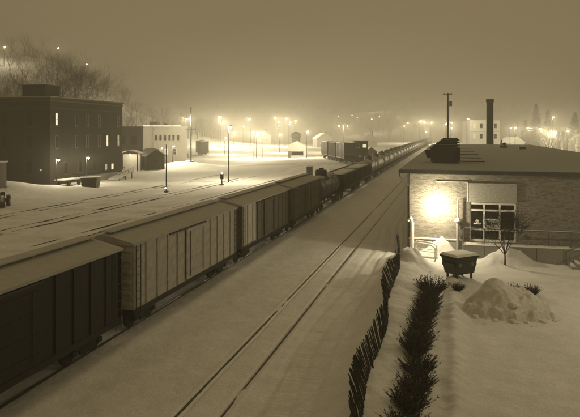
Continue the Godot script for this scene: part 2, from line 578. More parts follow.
func tank_car(label: String, at: Vector3, length: float, skin: Material, group: String) -> Node3D:
	var t := thing("tank_car", label, "tank car", at, 0.0, group)
	var bl := length - 1.3
	var r := 1.32
	var m := MB.new()
	var prof := []
	for k in 7:
		var a := PI / 2 * k / 6.0
		prof.append(Vector2(maxf(sin(a) * r, 0.001), -bl * 0.5 + 0.55 * (1.0 - cos(a))))
	for k in 7:
		var a := PI / 2 * k / 6.0
		prof.append(Vector2(maxf(cos(a) * r, 0.001), bl * 0.5 - 0.55 * (1.0 - sin(a))))
	m.lathe(prof, 28, Transform3D(Basis(Vector3.RIGHT, PI / 2), Vector3(0, 2.42, 0)))
	var tank := part("tank", m.done(), skin, t)
	for z in [-0.28, 0.28, -0.46, 0.46]:
		m = MB.new()
		m.lathe([Vector2(r + 0.002, -0.05), Vector2(r + 0.035, -0.05), Vector2(r + 0.035, 0.05), Vector2(r + 0.002, 0.05)], 28, Transform3D(Basis(Vector3.RIGHT, PI / 2), Vector3(0, 2.42, z * (bl - 1.4))))
		part("band", m.done(), skin, tank)
	# snow lying along the top
	m = MB.new()
	for k in 10:
		var a0 := -0.55 + 1.1 * k / 10.0
		var a1 := -0.55 + 1.1 * (k + 1) / 10.0
		var th0 := 0.05 * cos(a0 * 2.7) + 0.005
		var th1 := 0.05 * cos(a1 * 2.7) + 0.005
		var z := bl * 0.5 - 0.75
		var p0 := Vector3(sin(a0) * (r + th0), 2.42 + cos(a0) * (r + th0), 0)
		var p1 := Vector3(sin(a1) * (r + th1), 2.42 + cos(a1) * (r + th1), 0)
		m.quad(p0 + Vector3(0, 0, z), p1 + Vector3(0, 0, z), p1 - Vector3(0, 0, z), p0 - Vector3(0, 0, z))
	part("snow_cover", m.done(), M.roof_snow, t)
	m = MB.new()
	m.lathe([Vector2(0.72, 3.55), Vector2(0.72, 4.3), Vector2(0.64, 4.42), Vector2(0.30, 4.5), Vector2(0.001, 4.52)], 18)
	var dome := part("dome", m.done(), M.tank_dark, t)
	m = MB.new()
	m.tube(Vector3(0, 4.48, 0), Vector3(0, 4.62, 0), 0.26, 0.24, 12)
	m.tube(Vector3(0.3, 4.45, 0.2), Vector3(0.3, 4.72, 0.2), 0.07, 0.07, 8)
	part("valve", m.done(), M.dark_metal, dome)
	for s in [-1, 1]:
		m = MB.new()
		m.box(Vector3(s * 1.05, 3.62, 0), Vector3(0.55, 0.04, 2.0))
		for z in [-1, 1]:
			m.tube(Vector3(s * 1.3, 3.62, z * 0.95), Vector3(s * 1.3, 4.5, z * 0.95), 0.022, 0.022, 5)
		m.tube(Vector3(s * 1.3, 4.5, -0.95), Vector3(s * 1.3, 4.5, 0.95), 0.022, 0.022, 5)
		part("platform", m.done(), M.dark_metal, t)
	for s in [-1, 1]:
		part("ladder", ladder_mesh(0.9, 3.65), M.dark_metal, t, Vector3(s * 1.34, 0, 0), Basis(Vector3.UP, 0.0 if s > 0 else PI))
	m = MB.new()
	m.box(Vector3(0, 0.95, 0), Vector3(0.6, 0.26, length - 1.0))
	for z in [-1, 1]:
		m.taper(Vector3(0, 1.28, z * (length * 0.5 - 2.2)), Vector3(1.5, 0.5, 0.7), 2.2, 0.7)
		m.box(Vector3(0, 1.02, z * (length * 0.5 - 0.7)), Vector3(2.7, 0.16, 0.5))
	for s in [-1, 1]:
		m.box(Vector3(s * 1.33, 1.02, 0), Vector3(0.1, 0.14, length - 1.0))
	part("underframe", m.done(), M.running_gear, t)
	add_trucks(t, length * 0.5 - 2.1)
	add_couplers(t, length)
	return t

func hopper_car(label: String, at: Vector3, length: float, skin: Material, group: String, turn: float = 0.0, top: float = 3.35, filled: bool = true) -> Node3D:
	var t := thing("hopper_car", label, "hopper car", at, turn, group)
	var bl := length - 1.0
	var w := 2.95
	var m := MB.new()
	for s in [-1, 1]:
		m.box(Vector3(s * (w * 0.5 - 0.05), (1.5 + top) * 0.5, 0), Vector3(0.08, top - 1.5, bl))
	for z in [-1, 1]:
		m.box(Vector3(0, (2.1 + top) * 0.5, z * (bl * 0.5 - 0.04)), Vector3(w - 0.18, top - 2.1, 0.08))
		m.box(Vector3(0, 1.62, z * (bl * 0.5 - 1.1)), Vector3(w - 0.2, 0.07, 2.6), Basis(Vector3.RIGHT, z * 0.6))
	part("body", m.done(), skin, t)
	m = MB.new()
	for s in [-1, 1]:
		m.box(Vector3(s * (w * 0.5), top, 0), Vector3(0.16, 0.14, bl + 0.06))
		m.box(Vector3(s * (w * 0.5 - 0.02), 1.42, 0), Vector3(0.16, 0.2, bl + 0.1))
	for z in [-1, 1]:
		m.box(Vector3(0, top, z * bl * 0.5), Vector3(w - 0.2, 0.13, 0.14))
	part("top_rail", m.done(), skin, t)
	var post := bx(Vector3(0, (1.5 + top) * 0.5, 0), Vector3(0.12, top - 1.6, 0.12))
	var count := int(bl / 1.25)
	for s in [-1, 1]:
		for k in count + 1:
			part("side_post", post, skin, t, Vector3(s * (w * 0.5 + 0.03), 0, -bl * 0.5 + 0.1 + (bl - 0.2) * k / count))
	for z in [-0.25, 0.25]:
		m = MB.new()
		m.taper(Vector3(0, 1.0, z * bl), Vector3(1.0, 0.95, 0.9), w - 0.3, 2.3)
		part("hopper_chute", m.done(), skin, t)
	if filled:
		m = MB.new()
		m.taper(Vector3(0, top - 0.12, 0), Vector3(w - 0.22, 0.32, bl - 0.2), w - 0.9, bl - 1.6)
		part("snow_load", m.done(), M.roof_snow, t)
	m = MB.new()
	m.box(Vector3(0, 0.92, 0), Vector3(0.5, 0.26, length - 0.9))
	part("underframe", m.done(), M.running_gear, t)
	add_trucks(t, length * 0.5 - 1.9)
	add_couplers(t, length)
	return t

# ---------------------------------------------------------------- vegetation
func branch(m: MB, p: Vector3, dir: Vector3, length: float, r: float, depth: int, r_: RandomNumberGenerator, spread_: float, sides: int) -> void:
	var segs := 3
	var q := p
	var d := dir
	for k in segs:
		var nd := (d + Vector3(r_.randf_range(-1, 1), r_.randf_range(-0.4, 0.8), r_.randf_range(-1, 1)) * 0.16).normalized()
		var e := q + nd * length / segs
		var r0 := maxf(0.007, r * (1.0 - 0.45 * k / segs))
		var r1 := maxf(0.006, r * (1.0 - 0.45 * (k + 1) / segs))
		m.tube(q, e, r0, r1, sides, false)
		if depth > 0 and k > 0:
			var kids := 2 if k == 1 else 3
			for j in kids:
				var side := d.cross(Vector3(r_.randf_range(-1, 1), r_.randf_range(-1, 1), r_.randf_range(-1, 1))).normalized()
				var bd := (nd + side * r_.randf_range(0.5, 1.0) * spread_ + Vector3.UP * 0.15).normalized()
				branch(m, e, bd, length * r_.randf_range(0.55, 0.8), r1 * 0.62, depth - 1, r_, spread_, maxi(3, sides - 1))
		q = e
		d = nd

func bare_tree(called: String, label: String, at: Vector3, h: float, sd: int, bark: Material, group: String, depth: int = 4, spread_: float = 0.9) -> Node3D:
	var t := thing(called, label, "tree", at, 0.0, group)
	var r_ := RandomNumberGenerator.new()
	r_.seed = sd
	var m := MB.new()
	var fork := h * (0.26 if h > 5.0 else 0.2)
	m.tube(Vector3(0, -0.15, 0), Vector3(0.02 * h * 0.1, fork * 0.5, 0), h * 0.017, h * 0.0135, 8)
	m.tube(Vector3(0.02 * h * 0.1, fork * 0.5, 0), Vector3(0, fork, 0), h * 0.0135, h * 0.012, 8)
	part("trunk", m.done(), bark, t)
	m = MB.new()
	var limbs := 5 if h > 5.0 else 8
	for k in limbs:
		var a := TAU * k / limbs + r_.randf() * 0.7
		var lean := r_.randf_range(0.15, 0.75) * spread_
		branch(m, Vector3(0, fork * r_.randf_range(0.85, 1.0), 0), Vector3(cos(a) * lean, 1.0, sin(a) * lean).normalized(), h * r_.randf_range(0.30, 0.40), h * 0.0078, depth - 1, r_, spread_, 5)
	part("crown", m.done(), bark, t)
	return t

func conifer(label: String, at: Vector3, h: float, w: float, sd: int) -> Node3D:
	var t := thing("evergreen_tree", label, "tree", at, 0.0, "evergreens in the fog behind the depot")
	var r_ := RandomNumberGenerator.new()
	r_.seed = sd
	var m := MB.new()
	m.tube(Vector3(0, -0.2, 0), Vector3(0, h * 0.96, 0), h * 0.016, 0.02, 7)
	part("trunk", m.done(), M.bark, t)
	m = MB.new()
	for k in 1500:
		var f := pow(r_.randf(), 1.0)
		var y := h * (0.1 + 0.9 * f)
		var reach := w * pow(1.0 - f, 0.7) * r_.randf_range(0.35, 1.05) + 0.3
		var a := r_.randf() * TAU
		var dir := Vector3(cos(a), r_.randf_range(-0.45, 0.1), sin(a)).normalized()
		var side := dir.cross(Vector3.UP).normalized() * r_.randf_range(0.4, 0.95)
		var p := Vector3(0, y, 0) + dir * reach * 0.25
		var e := Vector3(0, y, 0) + dir * reach
		var mid := (p + e) * 0.5 + Vector3.DOWN * 0.12
		m.tri(p, mid + side, e)
		m.tri(p, e, mid - side)
	part("crown", m.done(), M.conifer, t)
	return t

func shrub_meshes() -> Array:
	var out := []
	for vk in 4:
		var r_ := RandomNumberGenerator.new()
		r_.seed = 300 + vk
		var m := MB.new()
		for k in 190:
			var a := r_.randf() * TAU
			var lean := sqrt(r_.randf()) * 0.95
			var base := Vector3(cos(a), 0, sin(a)) * 0.10 * r_.randf()
			var dir := Vector3(cos(a) * lean, r_.randf_range(0.75, 1.0), sin(a) * lean).normalized()
			var length := r_.randf_range(0.6, 1.0) * (1.0 - 0.15 * lean)
			var q := base
			var d := dir
			for s in 3:
				d = (d + Vector3(r_.randf_range(-1, 1), r_.randf_range(-0.2, 0.6), r_.randf_range(-1, 1)) * 0.14).normalized()
				var e := q + d * length / 3.0
				m.tube(q, e, 0.011 - 0.003 * s, 0.008 - 0.003 * s, 3, false)
				# short stiff leaves along the twig
				for j in (3 if s == 0 else 7):
					var p := q.lerp(e, r_.randf())
					var ld := (d * 0.5 + Vector3(r_.randf_range(-1, 1), r_.randf_range(-0.5, 1), r_.randf_range(-1, 1))).normalized()
					var sd := ld.cross(d).normalized() * 0.014
					var tip := p + ld * r_.randf_range(0.05, 0.11)
					m.tri(p - sd, p + sd, tip)
				q = e
		out.append(m.done())
	return out

# ---------------------------------------------------------------- lamps
var bulb_small: ArrayMesh
var bulb_far: ArrayMesh
var bulb_turned: ArrayMesh

func pole_lamp(label: String, x: float, h: float, d: float, energy: float, far: bool, base_x: float = INF, group: String = "lamps glowing in the snowy fog") -> Node3D:
	var bxx := x if base_x == INF else base_x
	var gy := ground_height(bxx, d)
	var t := thing("street_lamp", label, "street lamp", Vector3(bxx, gy, -d), 0.0, group)
	var m := MB.new()
	var top := h - gy
	var dx := x - bxx
	var lift := 0.25
	m.tube(Vector3(0, -0.15, 0), Vector3(0, top + lift, 0), 0.11 if not far else 0.14, 0.06 if not far else 0.09, 7)
	m.tube(Vector3(0, 0.0, 0), Vector3(0, 0.5, 0), 0.17, 0.14, 8)
	part("pole", m.done(), M.dark_metal, t)
	m = MB.new()
	var reach := dx if absf(dx) > 0.3 else 0.45
	m.tube(Vector3(0, top + lift - 0.05, 0), Vector3(reach, top + lift, 0), 0.04, 0.035, 5)
	m.taper(Vector3(reach, top + lift - 0.02, 0), Vector3(0.5, 0.14, 0.34), 0.3, 0.2)
	part("lamp_arm", m.done(), M.dark_metal, t)
	part("bulb", bulb_far if far else bulb_small, M.far_bulb_glow if far else M.bulb_glow, t, Vector3(reach, top, 0))
	light(Vector3(reach, top, 0), energy, t, 0.15)
	return t

func build_lamps() -> void:
	bulb_small = bulb_mesh(0.22)
	bulb_far = bulb_mesh(0.235)
	bulb_turned = bulb_mesh(0.185)
	# label, x, height, distance, energy, far, pole foot x
	var rows := [
		["lamp on a mast at the crest of the dark hill, left edge of the picture", -216.97, 51.85, 258.3, 150.0, true, INF],
		["lamp on the dark hill above the flat box on the brick building's roof", -187.76, 50.65, 260.8, 60.0, true, INF],
		["lowest and rightmost of the three lamps on the dark hill", -174.1, 42.47, 264.4, 50.0, true, INF],
		["globe lamp on a post by the near corner of the brick building", -60.94, 4.51, 84.28, 38.0, false, INF],
		["globe lamp on a post in the middle of the brick building's long wall", -60.93, 4.49, 92.55, 38.0, false, INF],
		["upper lamp of the tall pair right of the snow-topped boxcar end", -99.36, 15.74, 255.12, 537.3, true, -100.6],
		["lower lamp of the tall pair right of the snow-topped boxcar end", -98.2, 13.77, 256.3, 537.3, true, -99.9],
		["lamp on the thin pole just behind the short trackside signal", -38.42, 9.9, 102.6, 260.0, false, INF],
		["small low lamp left of the thin pole in the yard", -82.47, 6.72, 216.14, 220.4, true, INF],
		["broad hazy lamp just right of the thin pole in the yard", -103.25, 8.85, 283.05, 531.4, true, INF],
		["small lamp high in the fog between the thin pole and the mast pair", -115.26, 12.12, 331.59, 265.7, true, INF],
		["high lamp on a tall mast right of the thin pole", -96.2, 15.55, 284.9, 495.9, true, -95.0],
		["left one of three lamps in a row at mid height in the yard", -62.99, 8.9, 190.24, 358.2, true, -62.3],
		["middle one of three lamps in a row at mid height in the yard", -61.2, 8.9, 191.6, 358.2, true, -61.9],
		["right one of three lamps in a row at mid height in the yard", -60.6, 8.32, 195.72, 303.1, true, -61.2],
		["highest lamp left above the small gabled house", -91.9, 16.85, 317.05, 531.4, true, INF],
		["second lamp down in the column left above the gabled house", -90.74, 14.67, 319.4, 354.2, true, INF],
		["third lamp down in the column left above the gabled house", -94.48, 11.97, 331.89, 389.7, true, INF],
		["lowest lamp in the column beside the gabled house", -67.78, 8.01, 240.68, 358.2, true, INF],
		["bright high lamp straight above the gabled house's left eave", -89.14, 16.59, 328.12, 531.4, true, INF],
		["small lamp in the middle of the cluster above the gabled house", -106.75, 15.94, 406.21, 354.2, true, INF],
		["lowest small lamp in the cluster above the gabled house", -102.57, 14.29, 386.63, 354.2, true, INF],
		["rightmost lamp in the cluster above the gabled house", -88.63, 15.78, 348.93, 495.9, true, INF],
		["lamp on the dark pole at the right corner of the gabled house", -43.31, 9.16, 185.07, 248.0, true, INF],
		["hillside lamp above the left head of the twin yard mast", -115.55, 25.87, 641.7, 260.0, true, INF],
		["left lamp of two close together on the far hillside", -105.77, 27.66, 675.3, 260.0, true, INF],
		["right lamp of two close together on the far hillside", -100.0, 25.19, 676.8, 260.0, true, INF],
		["faint lamp high on the far hillside, left of the topmost one", -114.24, 49.61, 900.5, 260.0, true, INF],
		["topmost lamp on the far hillside above the tank cars", -94.38, 54.07, 905.8, 260.0, true, INF],
		["left lower lamp of the pair on the hillside over the first tank cars", -86.5, 24.04, 701.0, 260.0, true, INF],
		["right higher lamp of the pair on the hillside over the first tank cars", -78.33, 26.59, 703.2, 260.0, true, INF],
		["single hillside lamp above the middle of the tank car string", -58.7, 26.85, 729.0, 260.0, true, INF],
		["lower left lamp of the small pair near the far end of the train", -36.21, 13.96, 507.5, 484.0, true, INF],
		["upper right lamp of the small pair near the far end of the train", -33.41, 16.6, 508.2, 484.0, true, INF],
		["left lamp of the bright row over the far end of the train", -21.15, 16.88, 459.7, 924.0, true, INF],
		["middle lamp of the bright row over the far end of the train", -18.3, 16.91, 470.9, 924.0, true, INF],
		["right lamp of the bright row over the far end of the train", -12.4, 15.7, 441.0, 924.0, true, INF],
		["low lamp just above the last tank cars of the train", -17.96, 9.16, 491.6, 484.0, true, INF],
		["lamp right beside the wooden pole behind the depot, upper one", 0.9, 13.71, 310.2, 354.2, true, INF],
		["lamp left of the wooden pole behind the depot", -1.79, 13.23, 330.4, 354.2, true, INF],
		["lamp right beside the wooden pole behind the depot, lower one", 0.8, 10.72, 268.8, 248.0, true, INF],
		["lamp over the left corner of the pale house behind the depot", 6.4, 13.8, 232.0, 90.2, true, INF],
		["left lamp of the pair right of the tall chimney", 24.38, 10.65, 264.9, 283.4, true, INF],
		["right lamp of the pair right of the tall chimney", 26.38, 10.65, 265.4, 283.4, true, INF],
		["small lamp in front of the foggy evergreens, left of the bright ones", 37.41, 10.98, 320.0, 283.4, true, INF],
		["bright lamp below the foggy evergreens", 33.46, 10.14, 246.6, 606.1, true, INF],
		["highest lamp on the right, above the snowy thicket", 43.02, 15.32, 280.1, 354.2, true, INF],
		["brightest low lamp in the snowy thicket at the right", 33.25, 9.0, 215.5, 413.3, true, INF],
		["rightmost lamp, beyond the snowy thicket", 43.39, 9.38, 249.2, 440.8, true, INF],
		["lamp by the gable of the dark shed below the pale building", -69.2, 5.03, 136.83, 22.0, false, INF],
		["lamp in front of the pale building's right half", -66.37, 5.45, 137.65, 70.0, false, INF],
		["tall lot lamp standing beyond the right edge of the picture", 14.5, 11.0, 31.0, 50.0, false, 16.0],
	]
	for r in rows:
		pole_lamp(r[0], r[1], r[2], r[3], r[4], r[5], r[6])

# ---------------------------------------------------------------- windows and houses
func window(parent: Node3D, at: Vector3, w: float, h: float, turn: float, pane: Material, frame: Material, cross: bool = false) -> void:
	# at: centre on the wall face; the window looks along +z turned by "turn"
	var b := Basis(Vector3.UP, turn)
	var m := MB.new()
	var f := minf(0.09, w * 0.12)
	for s in [-1, 1]:
		m.box(b * Vector3(s * (w * 0.5), 0, 0.04), Vector3(f, h + f, 0.12), b)
		m.box(b * Vector3(0, s * (h * 0.5), 0.04), Vector3(w - f, f, 0.12), b)
	if cross:
		m.box(b * Vector3(0, 0, 0.03), Vector3(w - f, 0.05, 0.06), b)
	m.box(b * Vector3(0, -h * 0.5 - 0.1, 0.07), Vector3(w + 0.25, 0.12, 0.2), b)
	var o := part("window", m.done(), frame, parent, at)
	m = MB.new()
	m.box(b * Vector3(0, 0, 0.012), Vector3(w - f, h - f, 0.02), b)
	part("pane", m.done(), pane, o)

func build_brick_building() -> void:
	var gy := 0.0
	var t := thing("brick_building", "dark three-storey brick building with narrow windows at the left edge", "building", Vector3(-65, gy, -88.28))
	# long wall faces the tracks (+x) from z 0 to -23.2, end wall faces the camera
	var L := 23.2
	var W := 32.0
	var m := MB.new()
	m.box(Vector3(-W * 0.5, 7.2, -L * 0.5), Vector3(W, 15.0, L))
	part("wall", m.done(), M.dark_brick, t)
	m = MB.new()
	m.box(Vector3(-W * 0.5, 14.82, -L * 0.5), Vector3(W + 0.5, 0.26, L + 0.5))
	m.box(Vector3(-W * 0.5, 14.35, -L * 0.5), Vector3(W + 0.26, 0.3, L + 0.26))
	m.box(Vector3(-W * 0.5, 13.1, -L * 0.5), Vector3(W + 0.14, 0.16, L + 0.14))
	part("cornice", m.done(), M.mid_brick, t)
	part("roof_snow", bx(Vector3(-W * 0.5, 15.0, -L * 0.5), Vector3(W + 0.3, 0.14, L + 0.3)), M.roof_snow, t)
	m = MB.new()
	m.box(Vector3(-3.9, 16.05, -2.9), Vector3(4.6, 2.0, 4.0))
	var ph := part("penthouse", m.done(), M.dark_brick, t)
	part("penthouse_cap", bx(Vector3(-3.9, 17.1, -2.9), Vector3(4.9, 0.12, 4.3)), M.mid_brick, ph)
	var zs := [1.69, 7.44, 10.87, 14.75, 17.56, 21.65]
	var lit_top := {0: "window_glow"}
	for k in zs.size():
		if k == 4:
			continue
		window(t, Vector3(0, 11.2, -zs[k]), 0.7, 2.1, PI / 2, M[lit_top.get(k, "dark_pane")], M.grey_metal, true)
	for k in zs.size():
		window(t, Vector3(0, 7.3, -zs[k]), 0.7, 2.1, PI / 2, M["window_glow" if k == 4 else ("dim_window_glow" if k == 5 else "dark_pane")], M.grey_metal, true)
	for z in [4.2, 8.6, 13.0]:
		window(t, Vector3(0, 2.7, -z), 1.1, 2.0, PI / 2, M.dark_pane, M.mid_brick, true)
	for x in [4, 9, 14, 19]:
		for y in [3.0, 7.3, 11.2]:
			window(t, Vector3(-x, y, 0), 0.95, 2.1, 0.0, M.dark_pane, M.dark_brick, true)
	for z in [17.0, 19.3]:
		m = MB.new()
		m.box(Vector3(0.05, 1.7, -z), Vector3(0.14, 2.5, 1.25))
		var door := part("door", m.done(), M.dark_wood, t)
		part("pane", bx(Vector3(0.14, 2.15, -z), Vector3(0.03, 1.1, 0.7)), M.window_glow if z > 18 else M.dim_window_glow, door)
	# loading dock with a snowy canopy
	m = MB.new()
	m.box(Vector3(1.3, 0.45, -14.5), Vector3(2.6, 1.0, 12.0))
	part("dock", m.done(), M.concrete, t)
	# small lamp on the end wall
	m = MB.new()
	m.box(Vector3(-1.75, 2.55, 0.12), Vector3(0.18, 0.3, 0.22))
	part("wall_lamp_light", m.done(), M.dim_window_glow, t)

	# the stored things in front of it
	var s := thing("flat_trailer", "low flat trailer under snow beside the nearer globe lamp post", "trailer", g3(-61.6, 88.6))
	m = MB.new()
	m.box(Vector3(0, 0.85, 0), Vector3(2.2, 0.2, 5.2))
	part("deck", m.done(), M.dark_wood, s)
	part("snow_cover", bx(Vector3(0, 1.03, 0), Vector3(2.1, 0.16, 5.0)), M.snow, s)
	m = MB.new()
	m.box(Vector3(0, 1.75, -2.5), Vector3(2.2, 0.1, 0.1))
	for k in [-1, 1]:
		m.box(Vector3(k * 1.05, 1.35, -2.5), Vector3(0.1, 0.9, 0.1))
	part("headboard", m.done(), M.dark_wood, s)
	for k in [-1, 1]:
		for z in [-1.4, 1.4]:
			m = MB.new()
			m.tube(Vector3(k * 0.85, 0.4, z), Vector3(k * 1.08, 0.4, z), 0.4, 0.4, 14)
			part("wheel", m.done(), M.rubber, s)
	s = thing("waste_container", "dark waste container with a snowy slanted lid before the brick building", "container", g3(-55.9, 86.2), 0.25)
	m = MB.new()
	m.taper(Vector3(0, 0.85, 0), Vector3(2.3, 1.5, 1.7), 2.6, 1.9)
	part("body", m.done(), M.dark_metal, s)
	m = MB.new()
	m.box(Vector3(0, 1.72, 0), Vector3(2.7, 0.14, 2.0), Basis(Vector3.FORWARD, -0.06))
	part("lid", m.done(), M.snow, s)
	for k in [-1, 1]:
		for z in [-1, 1]:
			part("skid", bx(Vector3(k * 0.9, 0.05, z * 0.6), Vector3(0.2, 0.2, 0.2)), M.running_gear, s)
	s = thing("loading_ramp", "snow-covered loading ramp leaning at the brick building's far end", "ramp", g3(-60.2, 103.0))
	m = MB.new()
	m.box(Vector3(0, 0.9, 0), Vector3(2.0, 0.16, 6.2), Basis(Vector3.RIGHT, 0.2))
	part("deck", m.done(), M.snow, s)
	for z in [[-2.4, 1.3], [0.0, 0.75], [2.2, 0.35]]:
		for k in [-1, 1]:
			part("leg", bx(Vector3(k * 0.85, z[1] * 0.5, z[0]), Vector3(0.14, z[1], 0.14)), M.dark_wood, s)
	for k in [-1, 1]:
		m = MB.new()
		m.tube(Vector3(k * 0.95, 2.2, -2.9), Vector3(k * 0.95, 1.1, 2.9), 0.04, 0.04, 5)
		for q in 4:
			var f := q / 3.0
			m.tube(Vector3(k * 0.95, lerpf(1.45, 0.35, f), lerpf(-2.8, 2.8, f)), Vector3(k * 0.95, lerpf(2.2, 1.12, f), lerpf(-2.8, 2.8, f)), 0.03, 0.03, 5)
		part("handrail", m.done(), M.dark_metal, s)
	s = thing("storage_shed", "low pale-sided storage shed at the left edge before the brick building", "shed", g3(-65.3, 76.0))
	m = MB.new()
	m.box(Vector3(-1.6, 1.9, 0), Vector3(3.6, 4.2, 4.0))
	part("wall", m.done(), M.mid_brick, s)
	part("roof", bx(Vector3(-1.6, 4.1, 0), Vector3(4.0, 0.2, 4.4)), M.roof_snow, s)
	part("door", bx(Vector3(-1.6, 1.2, 2.02), Vector3(1.6, 2.4, 0.08)), M.dark_wood, s)

func build_tractor() -> void:
	var s := thing("utility_tractor", "small utility tractor parked on the snow at the left edge", "tractor", g3(-52.2, 61.6, -0.02), 0.5)
	var m := MB.new()
	m.box(Vector3(0, 0.95, 0.75), Vector3(0.75, 0.6, 1.5))
	m.taper(Vector3(0, 1.3, 0.75), Vector3(0.75, 0.16, 1.5), 0.55, 1.3)
	part("hood", m.done(), M.grey_metal, s)
	m = MB.new()
	m.box(Vector3(0, 0.75, -0.6), Vector3(1.0, 0.4, 1.3))
	for k in [-1, 1]:
		m.box(Vector3(k * 0.72, 1.28, -0.75), Vector3(0.42, 0.08, 1.2))
	part("fender", m.done(), M.grey_metal, s)
	m = MB.new()
	m.box(Vector3(0, 1.15, -0.75), Vector3(0.5, 0.12, 0.5))
	m.box(Vector3(0, 1.42, -1.0), Vector3(0.5, 0.5, 0.1))
	part("seat", m.done(), M.rubber, s)
	m = MB.new()
	for k in [-1, 1]:
		for z in [-1.25, 0.0]:
			m.tube(Vector3(k * 0.6, 1.2, z), Vector3(k * 0.55, 2.25, z), 0.03, 0.03, 5)
	m.box(Vector3(0, 2.3, -0.6), Vector3(1.35, 0.1, 1.6))
	part("canopy", m.done(), M.grey_metal, s)
	m = MB.new()
	m.tube(Vector3(0, 1.3, 0.0), Vector3(0, 1.5, -0.2), 0.02, 0.02, 5)
	m.tube(Vector3(0, 1.5, -0.2), Vector3(0, 1.52, -0.22), 0.2, 0.2, 12)
	part("steering_wheel", m.done(), M.rubber, s)
	for k in [-1, 1]:
		m = MB.new()
		m.tube(Vector3(k * 0.55, 0.62, -0.75), Vector3(k * 0.9, 0.62, -0.75), 0.62, 0.62, 18)
		var w1 := part("wheel", m.done(), M.rubber, s)
		m = MB.new()
		m.tube(Vector3(k * 0.88, 0.62, -0.75), Vector3(k * 0.93, 0.62, -0.75), 0.3, 0.26, 14)
		part("rim", m.done(), M.grey_metal, w1)
		m = MB.new()
		m.tube(Vector3(k * 0.42, 0.36, 1.2), Vector3(k * 0.66, 0.36, 1.2), 0.36, 0.36, 16)
		part("wheel", m.done(), M.rubber, s)
		part("headlight", bx(Vector3(k * 0.22, 1.0, 1.52), Vector3(0.14, 0.14, 0.05)), M.white_paint, s)
	part("plough_blade", bx(Vector3(0, 0.4, 1.95), Vector3(1.7, 0.6, 0.1)), M.dark_metal, s)
	part("plough_arm", bx(Vector3(0, 0.45, 1.65), Vector3(0.5, 0.12, 0.6)), M.dark_metal, s)

func gabled(t: Node3D, w: float, h: float, rise: float, l: float, wall: Material, roof: Material) -> void:
	# gable faces +z, centred on x, front at z = 0
	var m := MB.new()
	m.box(Vector3(0, h * 0.5 - 0.15, -l * 0.5), Vector3(w, h + 0.3, l))
	for z in [0.0, -l]:
		if z == 0.0:
			m.tri(Vector3(-w * 0.5, h, 0), Vector3(w * 0.5, h, 0), Vector3(0, h + rise, 0))
		else:
			m.tri(Vector3(w * 0.5, h, z), Vector3(-w * 0.5, h, z), Vector3(0, h + rise, z))
	part("wall", m.done(), wall, t)
	m = MB.new()
	var o := 0.35
	var slope := rise / (w * 0.5)
	for s in [-1, 1]:
		var a := Vector3(s * (w * 0.5 + o), h - o * slope + 0.02, o)
		var b := Vector3(0, h + rise + 0.02, o)
		var up := Vector3(0, 0.16, 0)
		var back := Vector3(0, 0, -l - 2 * o)
		if s > 0:
			m.quad(a + up, a + up + back, b + up + back, b + up)
			m.quad(a, b, b + back, a + back)
			m.quad(a, a + up, b + up, b)
			m.quad(a, a + back, a + up + back, a + up)
		else:
			m.quad(b + up, b + up + back, a + up + back, a + up)
			m.quad(b, a, a + back, b + back)
			m.quad(a, b, b + up, a + up)
			m.quad(a, a + up, a + up + back, a + back)
	part("roof", m.done(), roof, t)

